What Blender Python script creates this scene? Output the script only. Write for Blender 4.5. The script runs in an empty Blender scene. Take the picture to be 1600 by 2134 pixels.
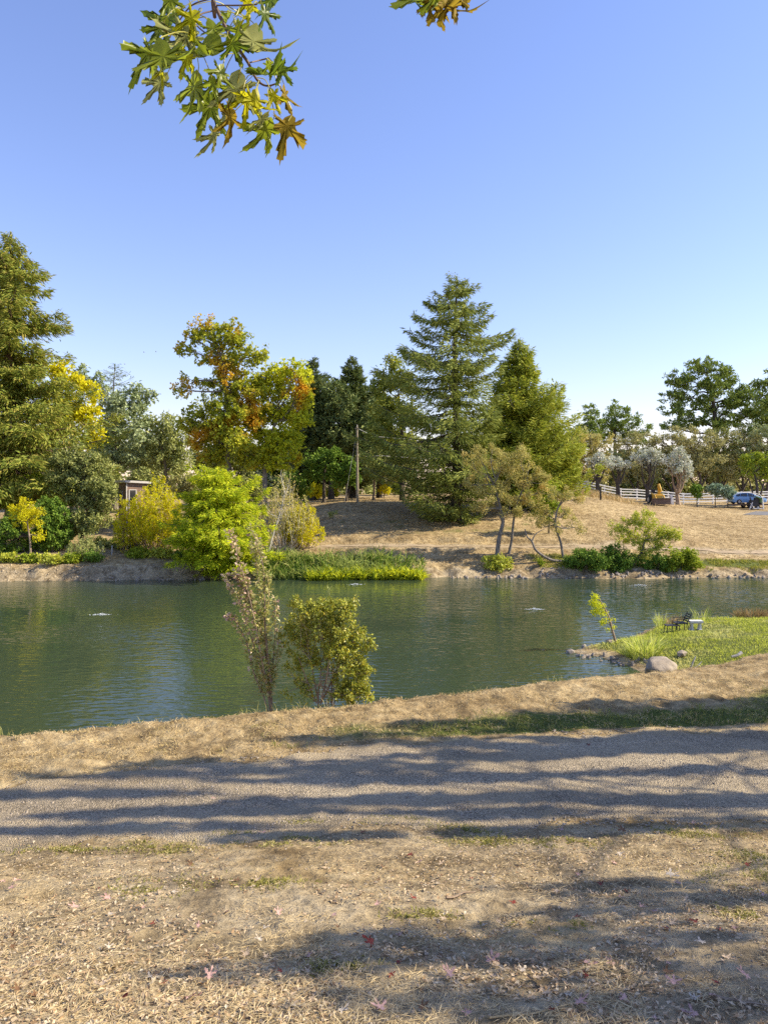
import bpy, bmesh, math
import numpy as np
from mathutils import Vector, Matrix, noise as mnoise

rng = np.random.default_rng(11)
SC = bpy.context.scene
COL = SC.collection

# ------------------------------------------------------------------ camera, sky, sun, exposure
EYE = 7.0            # camera height over the pond surface (z = 0)
FPX = 1600.0         # focal length in photo pixels (photo is 1600 x 2134)
HZN = 1010.0         # photo row of the horizon
cam = bpy.data.cameras.new('camera')
cam.sensor_fit = 'HORIZONTAL'; cam.sensor_width = 36.0; cam.lens = 36.0
cam.shift_y = -(2134 / 2 - HZN) / 1600.0
cam.clip_start = 0.05; cam.clip_end = 8000
camo = bpy.data.objects.new('camera', cam); COL.objects.link(camo)
camo.location = (0, 0, EYE); camo.rotation_euler = (math.radians(90), 0, 0)
SC.camera = camo

SUN_EL, SUN_AZ = math.radians(38), math.radians(2)      # azimuth measured from +X towards +Y
SUN = Vector((math.cos(SUN_EL) * math.cos(SUN_AZ), math.cos(SUN_EL) * math.sin(SUN_AZ), math.sin(SUN_EL)))
world = bpy.data.worlds.new('World'); SC.world = world; world.use_nodes = True
wn = world.node_tree
bg = wn.nodes['Background']
sky = wn.nodes.new('ShaderNodeTexSky'); sky.sky_type = 'NISHITA'; sky.sun_disc = False
sky.sun_elevation = SUN_EL; sky.sun_rotation = math.pi / 2 - SUN_AZ
sky.air_density = 1.4; sky.dust_density = 0.15; sky.ozone_density = 4.0; sky.altitude = 50
wb_ = wn.nodes.new('ShaderNodeMix'); wb_.data_type = 'RGBA'; wb_.blend_type = 'MULTIPLY'; wb_.inputs[0].default_value = 1.0
wb_.inputs[7].default_value = (0.99, 0.875, 1.09, 1)      # the camera's white balance, the same over the whole sky
wn.links.new(sky.outputs[0], wb_.inputs[6]); wn.links.new(wb_.outputs[2], bg.inputs[0]); bg.inputs[1].default_value = 0.124
sl = bpy.data.lights.new('sun', 'SUN'); sl.energy = 5.0; sl.angle = math.radians(0.55); sl.color = (1.0, 0.89, 0.70)
so = bpy.data.objects.new('sun', sl); COL.objects.link(so)
so.rotation_euler = SUN.to_track_quat('Z', 'Y').to_euler(); so.location = (40, 10, 40)
SC.view_settings.view_transform = 'Standard'; SC.view_settings.look = 'None'
SC.view_settings.exposure = 0.78; SC.view_settings.gamma = 1.0
SC.render.engine = 'CYCLES'
SC.cycles.max_bounces = 6; SC.cycles.diffuse_bounces = 3; SC.cycles.transmission_bounces = 4; SC.cycles.glossy_bounces = 3
SC.cycles.caustics_reflective = False; SC.cycles.caustics_refractive = False
SC.cycles.use_denoising = False

# ------------------------------------------------------------------ helpers
def nrm(v):
    return v / np.maximum(np.linalg.norm(v, axis=-1, keepdims=True), 1e-9)

class MB:
    """collects vertices and faces; build() links them as one mesh object"""
    def __init__(self): self.V = []; self.F = {}; self.n = 0
    def add(self, V, *Fs):
        V = np.asarray(V, float)
        for F in Fs:
            F = np.asarray(F, int)
            if len(F): self.F.setdefault(F.shape[1], []).append(F + self.n)
        self.V.append(V); self.n += len(V)
        return self
    def mesh(self, name, mat=None, smooth=False, origin=(0, 0, 0)):
        V = np.concatenate(self.V) - np.asarray(origin, float)
        me = bpy.data.meshes.new(name)
        loops, starts, st = [], [], 0
        for k, lst in self.F.items():
            F = np.concatenate(lst); loops.append(F.ravel())
            starts.append(st + np.arange(len(F)) * k); st += F.size
        loops = np.concatenate(loops); starts = np.concatenate(starts)
        me.vertices.add(len(V)); me.vertices.foreach_set('co', V.astype(np.float32).ravel())
        me.loops.add(len(loops)); me.loops.foreach_set('vertex_index', loops.astype(np.int32))
        me.polygons.add(len(starts)); me.polygons.foreach_set('loop_start', starts.astype(np.int32))
        me.update(calc_edges=True)
        me.polygons.foreach_set('use_smooth', np.full(len(starts), smooth))
        if mat: me.materials.append(mat)
        return me
    def build(self, name, mat, parent=None, smooth=False, origin=None):
        if origin is None: origin = tuple(parent_origin(parent)) if parent else (0, 0, 0)
        o = bpy.data.objects.new(name, self.mesh(name, mat, smooth, origin))
        COL.objects.link(o)
        if parent: o.parent = parent
        else: o.location = origin
        return o

def parent_origin(p):
    o = Vector((0, 0, 0))
    while p is not None:
        o += p.location; p = p.parent
    return o

def thing(name, label, cat, loc=(0, 0, 0), group=None):
    o = bpy.data.objects.new(name, None); COL.objects.link(o); o.location = loc
    o.empty_display_size = 0.2
    return tag(o, label, cat, group)

def tag(o, label=None, cat=None, group=None, kind=None):
    if label: o['label'] = label
    if cat: o['category'] = cat
    if group: o['group'] = group
    if kind: o['kind'] = kind
    return o

def tube(pts, rad, sides=6, cap=True):
    P = np.asarray(pts, float); n = len(P)
    R = np.broadcast_to(np.asarray(rad, float), (n,))
    T = np.gradient(P, axis=0); T = nrm(T)
    ref = np.array([0.31, 0.17, 0.94]) if abs(T[0, 2]) < 0.8 else np.array([0.95, 0.2, 0.1])
    A = nrm(np.cross(T, ref)); B = np.cross(T, A)
    a = np.linspace(0, 2 * math.pi, sides, endpoint=False)
    ring = A[:, None, :] * np.cos(a)[None, :, None] + B[:, None, :] * np.sin(a)[None, :, None]
    V = (P[:, None, :] + ring * R[:, None, None]).reshape(-1, 3)
    F = []
    for i in range(n - 1):
        for j in range(sides):
            k = (j + 1) % sides
            F.append((i * sides + j, i * sides + k, (i + 1) * sides + k, (i + 1) * sides + j))
    caps = []
    if cap:
        V = np.vstack([V, P[0], P[-1]]); c0, c1 = len(V) - 2, len(V) - 1
        for j in range(sides):
            k = (j + 1) % sides
            caps.append((c0, k, j)); caps.append((c1, (n - 1) * sides + j, (n - 1) * sides + k))
    return V, np.array(F), np.array(caps, int).reshape(-1, 3)

def box(c, s, rz=0.0, rx=0.0, ry=0.0, taper=1.0):
    x, y, z = np.array(s) / 2.0
    V = np.array([[-x, -y, -z], [x, -y, -z], [x, y, -z], [-x, y, -z],
                  [-x * taper, -y * taper, z], [x * taper, -y * taper, z], [x * taper, y * taper, z], [-x * taper, y * taper, z]])
    M = np.array(Matrix.Rotation(rz, 3, 'Z') @ Matrix.Rotation(ry, 3, 'Y') @ Matrix.Rotation(rx, 3, 'X'))
    V = V @ M.T + np.asarray(c, float)
    F = np.array([(0, 3, 2, 1), (4, 5, 6, 7), (0, 1, 5, 4), (1, 2, 6, 5), (2, 3, 7, 6), (3, 0, 4, 7)])
    return V, F

def curve(pts, n=8):
    """smooth polyline through the points (Catmull-Rom)"""
    P = np.asarray(pts, float)
    if len(P) < 3: return np.array([P[0] + (P[-1] - P[0]) * t for t in np.linspace(0, 1, n)])
    Q = np.vstack([2 * P[0] - P[1], P, 2 * P[-1] - P[-2]])
    out = []
    for i in range(1, len(Q) - 2):
        p0, p1, p2, p3 = Q[i - 1:i + 3]
        for t in np.linspace(0, 1, n, endpoint=False):
            out.append(0.5 * (2 * p1 + (p2 - p0) * t + (2 * p0 - 5 * p1 + 4 * p2 - p3) * t * t + (3 * p1 - p0 - 3 * p2 + p3) * t ** 3))
    out.append(P[-1])
    return np.array(out)

def P(px, py, Y):
    """a photo pixel seen at distance Y, as a point of the place"""
    return np.array([(px - 800) / FPX * Y, Y, EYE - (py - HZN) / FPX * Y])

def hash2(ix, iy, seed):
    h = (ix.astype(np.int64) * 374761393 + iy.astype(np.int64) * 668265263 + seed * 1442695041) & 0x7fffffff
    h = ((h ^ (h >> 13)) * 1274126177) & 0x7fffffff
    return ((h ^ (h >> 16)) & 0xffff) / 65535.0

def vnoise(x, y, seed=0):
    x = np.asarray(x, float); y = np.asarray(y, float)
    ix, iy = np.floor(x), np.floor(y); fx, fy = x - ix, y - iy
    fx = fx * fx * (3 - 2 * fx); fy = fy * fy * (3 - 2 * fy)
    a = hash2(ix, iy, seed); b = hash2(ix + 1, iy, seed); c = hash2(ix, iy + 1, seed); d = hash2(ix + 1, iy + 1, seed)
    return (a * (1 - fx) + b * fx) * (1 - fy) + (c * (1 - fx) + d * fx) * fy

def fbm(x, y, seed=0, oct=4):
    v, a, t = 0, 1, 0
    for i in range(oct):
        v = v + a * vnoise(x * 2 ** i, y * 2 ** i, seed + i * 17); t += a; a *= 0.5
    return v / t

def sstep(a, b, x):
    t = np.clip((x - a) / (b - a), 0, 1)
    return t * t * (3 - 2 * t)

# ------------------------------------------------------------------ materials
def newmat(name):
    m = bpy.data.materials.new(name); m.use_nodes = True
    nt = m.node_tree
    return m, nt, nt.nodes['Principled BSDF'], nt.nodes, nt.links

def ramp(N, stops, interp='LINEAR'):
    r = N.new('ShaderNodeValToRGB'); r.color_ramp.interpolation = interp
    e = r.color_ramp.elements
    while len(e) < len(stops): e.new(0.5)
    for el, (p, c) in zip(e, stops):
        el.position = p; el.color = (*c, 1)
    return r

def even(cols):
    n = len(cols)
    return [(i / max(n - 1, 1), c) for i, c in enumerate(cols)]

def noise_node(N, L, scale, detail=4, vec=None, rough=0.55):
    n = N.new('ShaderNodeTexNoise'); n.inputs['Scale'].default_value = scale
    n.inputs['Detail'].default_value = detail; n.inputs['Roughness'].default_value = rough
    if vec is not None: L.new(vec, n.inputs['Vector'])
    return n

def objvec(N, L, scale=(1, 1, 1)):
    t = N.new('ShaderNodeTexCoord'); mp = N.new('ShaderNodeMapping'); mp.inputs['Scale'].default_value = scale
    L.new(t.outputs['Object'], mp.inputs[0])
    return mp.outputs[0]

def mixcol(N, L, fac, a, b, mode='MIX'):
    m = N.new('ShaderNodeMix'); m.data_type = 'RGBA'; m.blend_type = mode
    for s, v in ((m.inputs[0], fac), (m.inputs[6], a), (m.inputs[7], b)):
        if hasattr(v, 'links') or hasattr(v, 'node'): L.new(v, s)
        else: s.default_value = v if isinstance(v, (int, float)) else (*v, 1)
    return m.outputs[2]

LEAF_GAIN = 2.15
def leafmat(name, cols, patch=None, pscale=0.35, plo=0.55, phi=0.68, transl=0.35, rough=0.6, spec=0.15, gain=None):
    """leaf colours vary leaf by leaf; an optional second palette takes over in patches"""
    gn = gain or LEAF_GAIN
    cols = [tuple(min(.75, x * gn) for x in c) for c in cols]; patch = patch and [tuple(min(.75, x * gn) for x in c) for c in patch]
    m, nt, bs, N, L = newmat(name)
    g = N.new('ShaderNodeNewGeometry')
    r = ramp(N, even(cols)); L.new(g.outputs['Random Per Island'], r.inputs[0])
    col = r.outputs[0]
    if patch:
        r2 = ramp(N, even(patch)); L.new(g.outputs['Random Per Island'], r2.inputs[0])
        n = noise_node(N, L, pscale, 3, objvec(N, L))
        k = ramp(N, [(plo, (0, 0, 0)), (phi, (1, 1, 1))]); L.new(n.outputs[0], k.inputs[0])
        col = mixcol(N, L, k.outputs[0], col, r2.outputs[0])
    L.new(col, bs.inputs['Base Color'])
    bs.inputs['Roughness'].default_value = rough; bs.inputs['Specular IOR Level'].default_value = spec
    tr = N.new('ShaderNodeBsdfTranslucent'); L.new(col, tr.inputs[0])
    mx = N.new('ShaderNodeMixShader'); mx.inputs[0].default_value = transl
    L.new(bs.outputs[0], mx.inputs[1]); L.new(tr.outputs[0], mx.inputs[2])
    L.new(mx.outputs[0], N['Material Output'].inputs[0])
    return m

def barkmat(name, c1, c2, scale=3.0):
    m, nt, bs, N, L = newmat(name)
    n = noise_node(N, L, scale, 6, objvec(N, L, (3, 3, 0.7)))
    r = ramp(N, [(0.35, c1), (0.65, c2)]); L.new(n.outputs[0], r.inputs[0]); L.new(r.outputs[0], bs.inputs['Base Color'])
    bs.inputs['Roughness'].default_value = 0.9
    b = N.new('ShaderNodeBump'); b.inputs['Strength'].default_value = 0.6; b.inputs['Distance'].default_value = 0.05
    L.new(n.outputs[0], b.inputs['Height']); L.new(b.outputs[0], bs.inputs['Normal'])
    return m

def plain(name, c, rough=0.6, metal=0.0, var=0.15, scale=4.0, spec=0.4):
    m, nt, bs, N, L = newmat(name)
    n = noise_node(N, L, scale, 5, objvec(N, L))
    a = tuple(x * (1 - var) for x in c); b = tuple(min(1, x * (1 + var)) for x in c)
    r = ramp(N, [(0.3, a), (0.7, b)]); L.new(n.outputs[0], r.inputs[0]); L.new(r.outputs[0], bs.inputs['Base Color'])
    bs.inputs['Roughness'].default_value = rough; bs.inputs['Metallic'].default_value = metal
    bs.inputs['Specular IOR Level'].default_value = spec
    return m

def rockmat(name, c1, c2, scale=2.0):
    m, nt, bs, N, L = newmat(name)
    v = objvec(N, L)
    n = noise_node(N, L, scale, 8, v, 0.65)
    r = ramp(N, [(0.3, c1), (0.62, c2)]); L.new(n.outputs[0], r.inputs[0])
    n2 = noise_node(N, L, scale * 12, 4, v)
    c = mixcol(N, L, 0.35, r.outputs[0], n2.outputs[0], 'OVERLAY')
    L.new(c, bs.inputs['Base Color']); bs.inputs['Roughness'].default_value = 0.9
    b = N.new('ShaderNodeBump'); b.inputs['Strength'].default_value = 0.7; b.inputs['Distance'].default_value = 0.03
    L.new(n2.outputs[0], b.inputs['Height']); L.new(b.outputs[0], bs.inputs['Normal'])
    return m

# ------------------------------------------------------------------ the shape of the land
D0 = np.array([(-30, 7.0), (-4.2, 8.35), (0, 8.8), (4.4, 8.85), (30, 9.6)])       # near edge of the gravel drive
D1 = np.array([(-30, 4.5), (-11, 8.1), (-5.1, 10.16), (0, 11.9), (3, 12.4), (6.3, 12.7), (30, 15)])   # far edge of the drive
CR = np.array([(-60, 2), (-20, 8.0), (-6.2, 12.4), (0, 14.4), (5.2, 16.6), (9.7, 19.4), (16, 23.5), (30, 29), (60, 33)])   # crest of the near bank
PEN = np.array([(7.7, 32.0), (9.0, 33.3), (10.6, 34.6), (13.6, 38), (15.4, 39.1), (19.7, 39.7), (30, 41), (90, 45), (90, 20), (14, 20), (10.3, 25), (9.6, 28.5), (9.0, 31.2)])
FS = np.array([(-90, 53), (-27, 55.4), (-12, 56.6), (0, 57.6), (12, 57.4), (28, 57.6), (90, 58.5)])     # far shore line
FX = np.array([-60, -40, -20, -2.5, 7.5, 22, 32, 42, 90])
FSS = np.array([-6, 0, 1.2, 4.5, 6, 14, 22, 30, 38, 50, 80, 300])
FZ = np.array([[-1.2, 0, 1.05, 1.55, 1.7, 2.4, 3.2, 3.8, 4.2, 4.5, 5, 6],
               [-1.2, 0, 1.0, 1.5, 1.6, 2.4, 3.4, 4.0, 4.3, 4.5, 5, 6],
               [-1.2, 0, .95, 1.5, 1.6, 2.6, 3.6, 4.2, 4.5, 4.7, 5, 6],
               [-1.2, 0, .75, 1.9, 2.0, 3.5, 5.25, 5.3, 5.3, 5.3, 5.5, 6],
               [-1.2, 0, .65, 1.9, 2.0, 3.7, 4.8, 5.2, 5.5, 5.6, 5.8, 6],
               [-1.2, 0, .5, 1.7, 1.9, 3.4, 4.9, 5.9, 6.35, 6.4, 6.3, 6.5],
               [-1.2, 0, .45, 1.2, 1.5, 2.6, 3.6, 4.3, 4.9, 5.1, 5.3, 6],
               [-1.2, 0, .4, 1.1, 1.4, 2.3, 3.0, 3.5, 3.95, 4.65, 5.0, 6],
               [-1.2, 0, .4, 1.1, 1.4, 2.3, 3.0, 3.5, 3.95, 4.65, 5.0, 6]])

def sdf(poly, X, Y):
    """distance to a polygon, positive inside"""
    X = np.asarray(X, float); Y = np.asarray(Y, float)
    d = np.full(X.shape, 1e9); ins = np.zeros(X.shape, bool)
    n = len(poly)
    for i in range(n):
        ax, ay = poly[i]; bx, by = poly[(i + 1) % n]
        ex, ey = bx - ax, by - ay
        t = np.clip(((X - ax) * ex + (Y - ay) * ey) / (ex * ex + ey * ey), 0, 1)
        d = np.minimum(d, np.hypot(X - ax - t * ex, Y - ay - t * ey))
        c = (ay > Y) != (by > Y)
        xi = ax + (Y - ay) * ex / (ey if abs(ey) > 1e-9 else 1e-9)
        ins ^= c & (X < xi)
    return np.where(ins, d, -d)

def I(tab, X): return np.interp(X, tab[:, 0], tab[:, 1])

def ground_z(X, Y):
    X = np.asarray(X, float); Y = np.asarray(Y, float)
    # near side: the slope under the camera, the level drive, the bank down to the pond
    e = I(D0, X) - Y
    up = 0.138 * (e + np.sqrt(e * e + 0.6)) - 0.03
    up = 2.45 - np.log1p(np.exp((2.45 - up) * 3.0)) / 3.0
    t = Y - I(CR, X)
    k = np.where(X > 4, 0.6 - 0.25 * sstep(4, 12, X), 0.6)
    fall = k * 0.5 * (t + np.sqrt(t * t + 0.5)) - k * 0.2
    zn = 3.0 + np.maximum(up, 0) - np.maximum(fall, 0) - 0.35 * sstep(-2.5, 1.5, t) * sstep(4, 8, X)
    zn = zn + (fbm(X * 0.9, Y * 0.9, 3) - 0.5) * 0.10 + (fbm(X * 11, Y * 11, 7, 3) - 0.5) * 0.045 * (1 - sstep(-.3, .1, Y - I(D0, X))) + (fbm(X * 4, Y * 4, 5) - 0.5) * (0.05 + 0.11 * sstep(0.1, 0.6, Y - I(D1, X)))
    d = sdf(PEN, X, Y) + (fbm(X * 0.7, Y * 0.7, 8) - 0.5) * 0.9
    zp = np.where(d > 0, 0.85 * (1 - np.exp(-d / 2.6)), d * 0.3)
    zp = zp + (fbm(X * 1.3, Y * 1.3, 9) - 0.5) * 0.10
    zn = np.maximum(np.maximum(zn, zp), -1.2)
    # far side
    s = Y - I(FS, X) + (fbm(X * 0.22, Y * 0.0 + 3, 21) - 0.5) * 1.6
    zf = np.zeros(X.shape)
    cols = [np.interp(s, FSS, FZ[i]) for i in range(len(FX))]
    for i in range(len(FX) - 1):
        u = np.clip((X - FX[i]) / (FX[i + 1] - FX[i]), 0, 1); u = u * u * (3 - 2 * u)
        seg = (X >= FX[i]) & (X <= FX[i + 1])
        zf = np.where(seg, cols[i] * (1 - u) + cols[i + 1] * u, zf)
    zf = np.where(X < FX[0], cols[0], zf); zf = np.where(X > FX[-1], cols[-1], zf)
    rough = np.exp(-((s - 0.7) / 0.9) ** 2) * 0.9 + sstep(2, 6, s) * 0.16 * np.exp(-np.maximum(s - 60, 0) / 60)
    zf = zf + (fbm(X * 1.1, Y * 1.1, 31, 5) - 0.5) * rough
    # a little cut bank above the far path
    cut = sstep(6.6, 7.0, s) * (1 - sstep(7.2, 12, s)) * 0.35 * sstep(-14, -6, X) * (1 - sstep(24, 30, X))
    zf = zf + cut * (0.6 + 0.8 * (fbm(X * 1.7, Y * 0.3, 77) ))
    z = np.where(Y < 46, zn, np.where(s < -6, -1.2, zf))
    edge = sstep(75, 100, np.abs(X)) * (z < 2.5)
    return z * (1 - edge) + 2.6 * edge

def gz(x, y): return float(ground_z(np.array([x]), np.array([y]))[0])

def on_ground(px, Y, lift=0.0):
    x = (px - 800) / FPX * Y
    return np.array([x, Y, gz(x, Y) + lift])

# ground sheet: a fan of rings round the camera, fine close by, coarse far off, out to the horizon
th = np.concatenate([np.linspace(-180, -44, 26, endpoint=False), np.linspace(-44, -31, 16, endpoint=False), np.linspace(-31, 31, 230, endpoint=False),
                     np.linspace(31, 44, 16, endpoint=False), np.linspace(44, 180, 26, endpoint=False)])
rr = np.concatenate([[0.15], np.geomspace(1.0, 3.0, 10, endpoint=False), np.geomspace(3.0, 22, 210, endpoint=False), np.linspace(22, 54, 60, endpoint=False),
                     np.linspace(54, 66, 70, endpoint=False), np.geomspace(66, 130, 70, endpoint=False), np.geomspace(130, 5000, 26)])
TH, RR = np.meshgrid(np.radians(th), rr)
GX, GY = RR * np.sin(TH), RR * np.cos(TH)
GZ = ground_z(GX, GY)
nr, nth = GX.shape
idx = np.arange(nr * nth).reshape(nr, nth)
F = np.stack([idx[:-1, :], np.roll(idx, -1, 1)[:-1, :], np.roll(idx, -1, 1)[1:, :], idx[1:, :]], -1).reshape(-1, 4)[:, ::-1]
gm = MB(); gm.add(np.stack([GX, GY, GZ], -1).reshape(-1, 3), F)

def add_attr(me, name, val):
    a = me.attributes.new(name, 'FLOAT', 'POINT'); a.data.foreach_set('value', np.asarray(val, np.float32).ravel())

def cover(X, Y):
    """how green, how grassy and how gravelly the ground is at a place"""
    t = Y - I(CR, X); d1 = Y - I(D1, X)
    strip = sstep(0.0, 0.25, d1) * (Y < 46)
    green = strip * (1 - sstep(0.5, 1.7, d1)) * sstep(-4.5, 3, X) * 0.9
    green = np.maximum(green, strip * sstep(3, 9, X) * (1 - sstep(1.2, 3.2, d1)))
    pen = sdf(PEN, X, Y)
    green = np.maximum(green, sstep(0.1, 1.0, pen) * (Y < 46) * (1 - sstep(4.5, 8.5, I(CR, X) + 12.5 - Y)) )
    s = Y - I(FS, X)
    far = Y > 46
    green = np.maximum(green, far * sstep(1.2, 2.4, s) * (1 - sstep(2.8, 4.5, s)) * sstep(9, 14, X) * 0.7)
    green = np.maximum(green, far * sstep(7, 9, s) * (1 - sstep(13, 18, s)) * sstep(-9, -2, X) * (1 - sstep(12, 20, X)) * 0.35)
    green = np.maximum(green, far * (1 - sstep(-22, -14, X)) * 0.3 * sstep(2, 5, s))
    dirt = far * (1 - sstep(1.0, 1.8, s)) + far * sstep(4.2, 4.6, s) * (1 - sstep(6.2, 6.8, s)) * 0.8
    dirt = np.maximum(dirt, (Y < I(D0, X)) * 0.6)
    dirt = np.maximum(dirt, (1 - sstep(0.1, 0.5, pen)) * (Y < 46) * (t > 6))
    return np.clip(green, 0, 1), np.clip(dirt, 0, 1)

m, nt, bs, N, L = newmat('dry_ground'); MAT_GROUND = m
v = objvec(N, L)
big = noise_node(N, L, 0.55, 5, v, 0.6); mid = noise_node(N, L, 4.0, 6, v, 0.65)
vs = objvec(N, L, (1.0, 2.6, 1.0)); fine = noise_node(N, L, 38.0, 5, vs, 0.7)
straw = ramp(N, [(0.28, (0.28, 0.20, 0.10)), (0.5, (0.50, 0.375, 0.195)), (0.72, (0.65, 0.52, 0.295))]); L.new(mid.outputs[0], straw.inputs[0])
soil = ramp(N, [(0.3, (0.25, 0.19, 0.11)), (0.5, (0.46, 0.365, 0.225)), (0.72, (0.60, 0.495, 0.32))]); L.new(mid.outputs[0], soil.inputs[0])
grn = ramp(N, [(0.3, (0.085, 0.095, 0.022)), (0.6, (0.17, 0.20, 0.04)), (0.8, (0.30, 0.29, 0.08))]); L.new(mid.outputs[0], grn.inputs[0])
ad = N.new('ShaderNodeAttribute'); ad.attribute_name = 'dirt'
ag = N.new('ShaderNodeAttribute'); ag.attribute_name = 'green'
def attr_fac(a, n, k):
    mm = N.new('ShaderNodeMath'); mm.operation = 'SUBTRACT'; L.new(n.outputs[0], mm.inputs[0]); mm.inputs[1].default_value = 0.5
    m2 = N.new('ShaderNodeMath'); m2.operation = 'MULTIPLY_ADD'; L.new(mm.outputs[0], m2.inputs[0]); m2.inputs[1].default_value = k; L.new(a.outputs['Fac'], m2.inputs[2])
    m3 = N.new('ShaderNodeMapRange'); m3.inputs[1].default_value = 0.35; m3.inputs[2].default_value = 0.65; L.new(m2.outputs[0], m3.inputs[0])
    return m3.outputs[0]
c = mixcol(N, L, attr_fac(ad, big, 1.6), straw.outputs[0], soil.outputs[0])
lowf = noise_node(N, L, 0.16, 4, objvec(N, L, (1, 1.8, 1)), 0.6); lr = ramp(N, [(0.35, (0.78, 0.74, 0.68)), (0.6, (1.08, 1.07, 1.04))]); L.new(lowf.outputs[0], lr.inputs[0])
c = mixcol(N, L, 1.0, c, lr.outputs[0], 'MULTIPLY')
hm = noise_node(N, L, 1.7, 5, v, 0.65); hr = ramp(N, [(0.38, (0.66, 0.63, 0.58)), (0.56, (1.16, 1.16, 1.15))]); L.new(hm.outputs[0], hr.inputs[0])
c = mixcol(N, L, 1.0, c, hr.outputs[0], 'MULTIPLY')
c = mixcol(N, L, attr_fac(ag, big, 1.3), c, grn.outputs[0])
fr = ramp(N, [(0.25, (0.55, 0.55, 0.55)), (0.75, (1.0, 1.0, 1.0))]); L.new(fine.outputs[0], fr.inputs[0])
c = mixcol(N, L, 1.0, c, fr.outputs[0], 'MULTIPLY')
L.new(c, bs.inputs['Base Color']); bs.inputs['Roughness'].default_value = 0.95; bs.inputs['Specular IOR Level'].default_value = 0.15
b1 = N.new('ShaderNodeBump'); b1.inputs['Strength'].default_value = 0.8; b1.inputs['Distance'].default_value = 0.02; L.new(fine.outputs[0], b1.inputs['Height'])
b2 = N.new('ShaderNodeBump'); b2.inputs['Strength'].default_value = 0.9; b2.inputs['Distance'].default_value = 0.14; L.new(mid.outputs[0], b2.inputs['Height']); L.new(b1.outputs[0], b2.inputs['Normal'])
L.new(b2.outputs[0], bs.inputs['Normal'])
g_ob = gm.build('ground', MAT_GROUND, smooth=True); tag(g_ob, 'dry grass and bare earth round the pond', kind='structure')
gre, dir_ = cover(GX, GY)
add_attr(g_ob.data, 'green', gre); add_attr(g_ob.data, 'dirt', dir_)

def sheet(name, X, Y, lift, mat, label):
    Z = ground_z(X, Y) + lift
    n0, n1 = X.shape; ii = np.arange(n0 * n1).reshape(n0, n1)
    F = np.stack([ii[:-1, :-1], ii[:-1, 1:], ii[1:, 1:], ii[1:, :-1]], -1).reshape(-1, 4)
    b = MB(); b.add(np.stack([X, Y, Z], -1).reshape(-1, 3), F)
    o = b.build(name, mat, smooth=True); tag(o, label, kind='structure')
    me = o.data
    if me.polygons[0].normal.z < 0: me.flip_normals()
    return o

# gravel drive: a sheet with ragged edges lying on the ground
m, nt, bs, N, L = newmat('gravel'); MAT_GRAVEL = m
v = objvec(N, L); va = objvec(N, L, (0.35, 1.2, 1))
big = noise_node(N, L, 0.9, 5, va, 0.6); vor = N.new('ShaderNodeTexVoronoi'); vor.inputs['Scale'].default_value = 62; L.new(v, vor.inputs['Vector'])
fine = noise_node(N, L, 90, 3, v)
bc = ramp(N, [(0.32, (0.20, 0.152, 0.085)), (0.5, (0.325, 0.25, 0.142)), (0.7, (0.47, 0.37, 0.212))]); L.new(big.outputs[0], bc.inputs[0])
vbw = N.new('ShaderNodeRGBToBW'); L.new(vor.outputs['Color'], vbw.inputs[0])
cc = mixcol(N, L, 0.75, bc.outputs[0], vbw.outputs[0], 'OVERLAY')
hs = N.new('ShaderNodeHueSaturation'); hs.inputs['Saturation'].default_value = 0.85; L.new(cc, hs.inputs['Color'])
ea = N.new('ShaderNodeAttribute'); ea.attribute_name = 'edge'
en = noise_node(N, L, 3.2, 5, objvec(N, L, (0.6, 1.3, 1)), 0.65)
em = N.new('ShaderNodeMath'); em.operation = 'MULTIPLY_ADD'; L.new(en.outputs[0], em.inputs[0]); em.inputs[1].default_value = 1.5; L.new(ea.outputs['Fac'], em.inputs[2])
er = N.new('ShaderNodeMapRange'); er.inputs[1].default_value = 0.95; er.inputs[2].default_value = 1.35; L.new(em.outputs[0], er.inputs[0])
sd = ramp(N, [(0.3, (0.26, 0.195, 0.11)), (0.7, (0.52, 0.41, 0.24))]); L.new(big.outputs[0], sd.inputs[0])
ra = N.new('ShaderNodeAttribute'); ra.attribute_name = 'rut'
rutc = mixcol(N, L, ra.outputs['Fac'], hs.outputs[0], (0.42, 0.335, 0.205))
L.new(mixcol(N, L, er.outputs[0], sd.outputs[0], rutc), bs.inputs['Base Color']); bs.inputs['Roughness'].default_value = 0.92; bs.inputs['Specular IOR Level'].default_value = 0.2
b1 = N.new('ShaderNodeBump'); b1.inputs['Strength'].default_value = 1.0; b1.inputs['Distance'].default_value = 0.02; b1.invert = True
L.new(vor.outputs['Distance'], b1.inputs['Height'])
b2 = N.new('ShaderNodeBump'); b2.inputs['Strength'].default_value = 0.5; b2.inputs['Distance'].default_value = 0.01; L.new(fine.outputs[0], b2.inputs['Height']); L.new(b1.outputs[0], b2.inputs['Normal'])
L.new(b2.outputs[0], bs.inputs['Normal'])
u = np.concatenate([np.linspace(-30, -8, 30, endpoint=False), np.linspace(-8, 9, 240, endpoint=False), np.linspace(9, 30, 30)]); w = np.linspace(0, 1, 44)
UX, WW = np.meshgrid(u, w)
e0 = I(D0, UX) + (fbm(UX * 1.3, UX * 0 + 1, 41, 5) - 0.5) * 1.2 - .15; e1 = I(D1, UX) + (fbm(UX * 1.6, UX * 0 + 5, 43, 5) - 0.5) * 0.7 + .1
DRV = sheet('gravel_drive', UX, e0 + (e1 - e0) * WW, 0.016 - 0.05 * (1 - sstep(0, .09, np.minimum(WW, 1 - WW))) + (fbm(UX * 3, (e0 + (e1 - e0) * WW) * 3, 47) - .5) * .035 * (1 - sstep(0.05, .3, np.minimum(WW, 1 - WW))), MAT_GRAVEL, 'grey gravel drive crossing in front of the pond bank')

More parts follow.
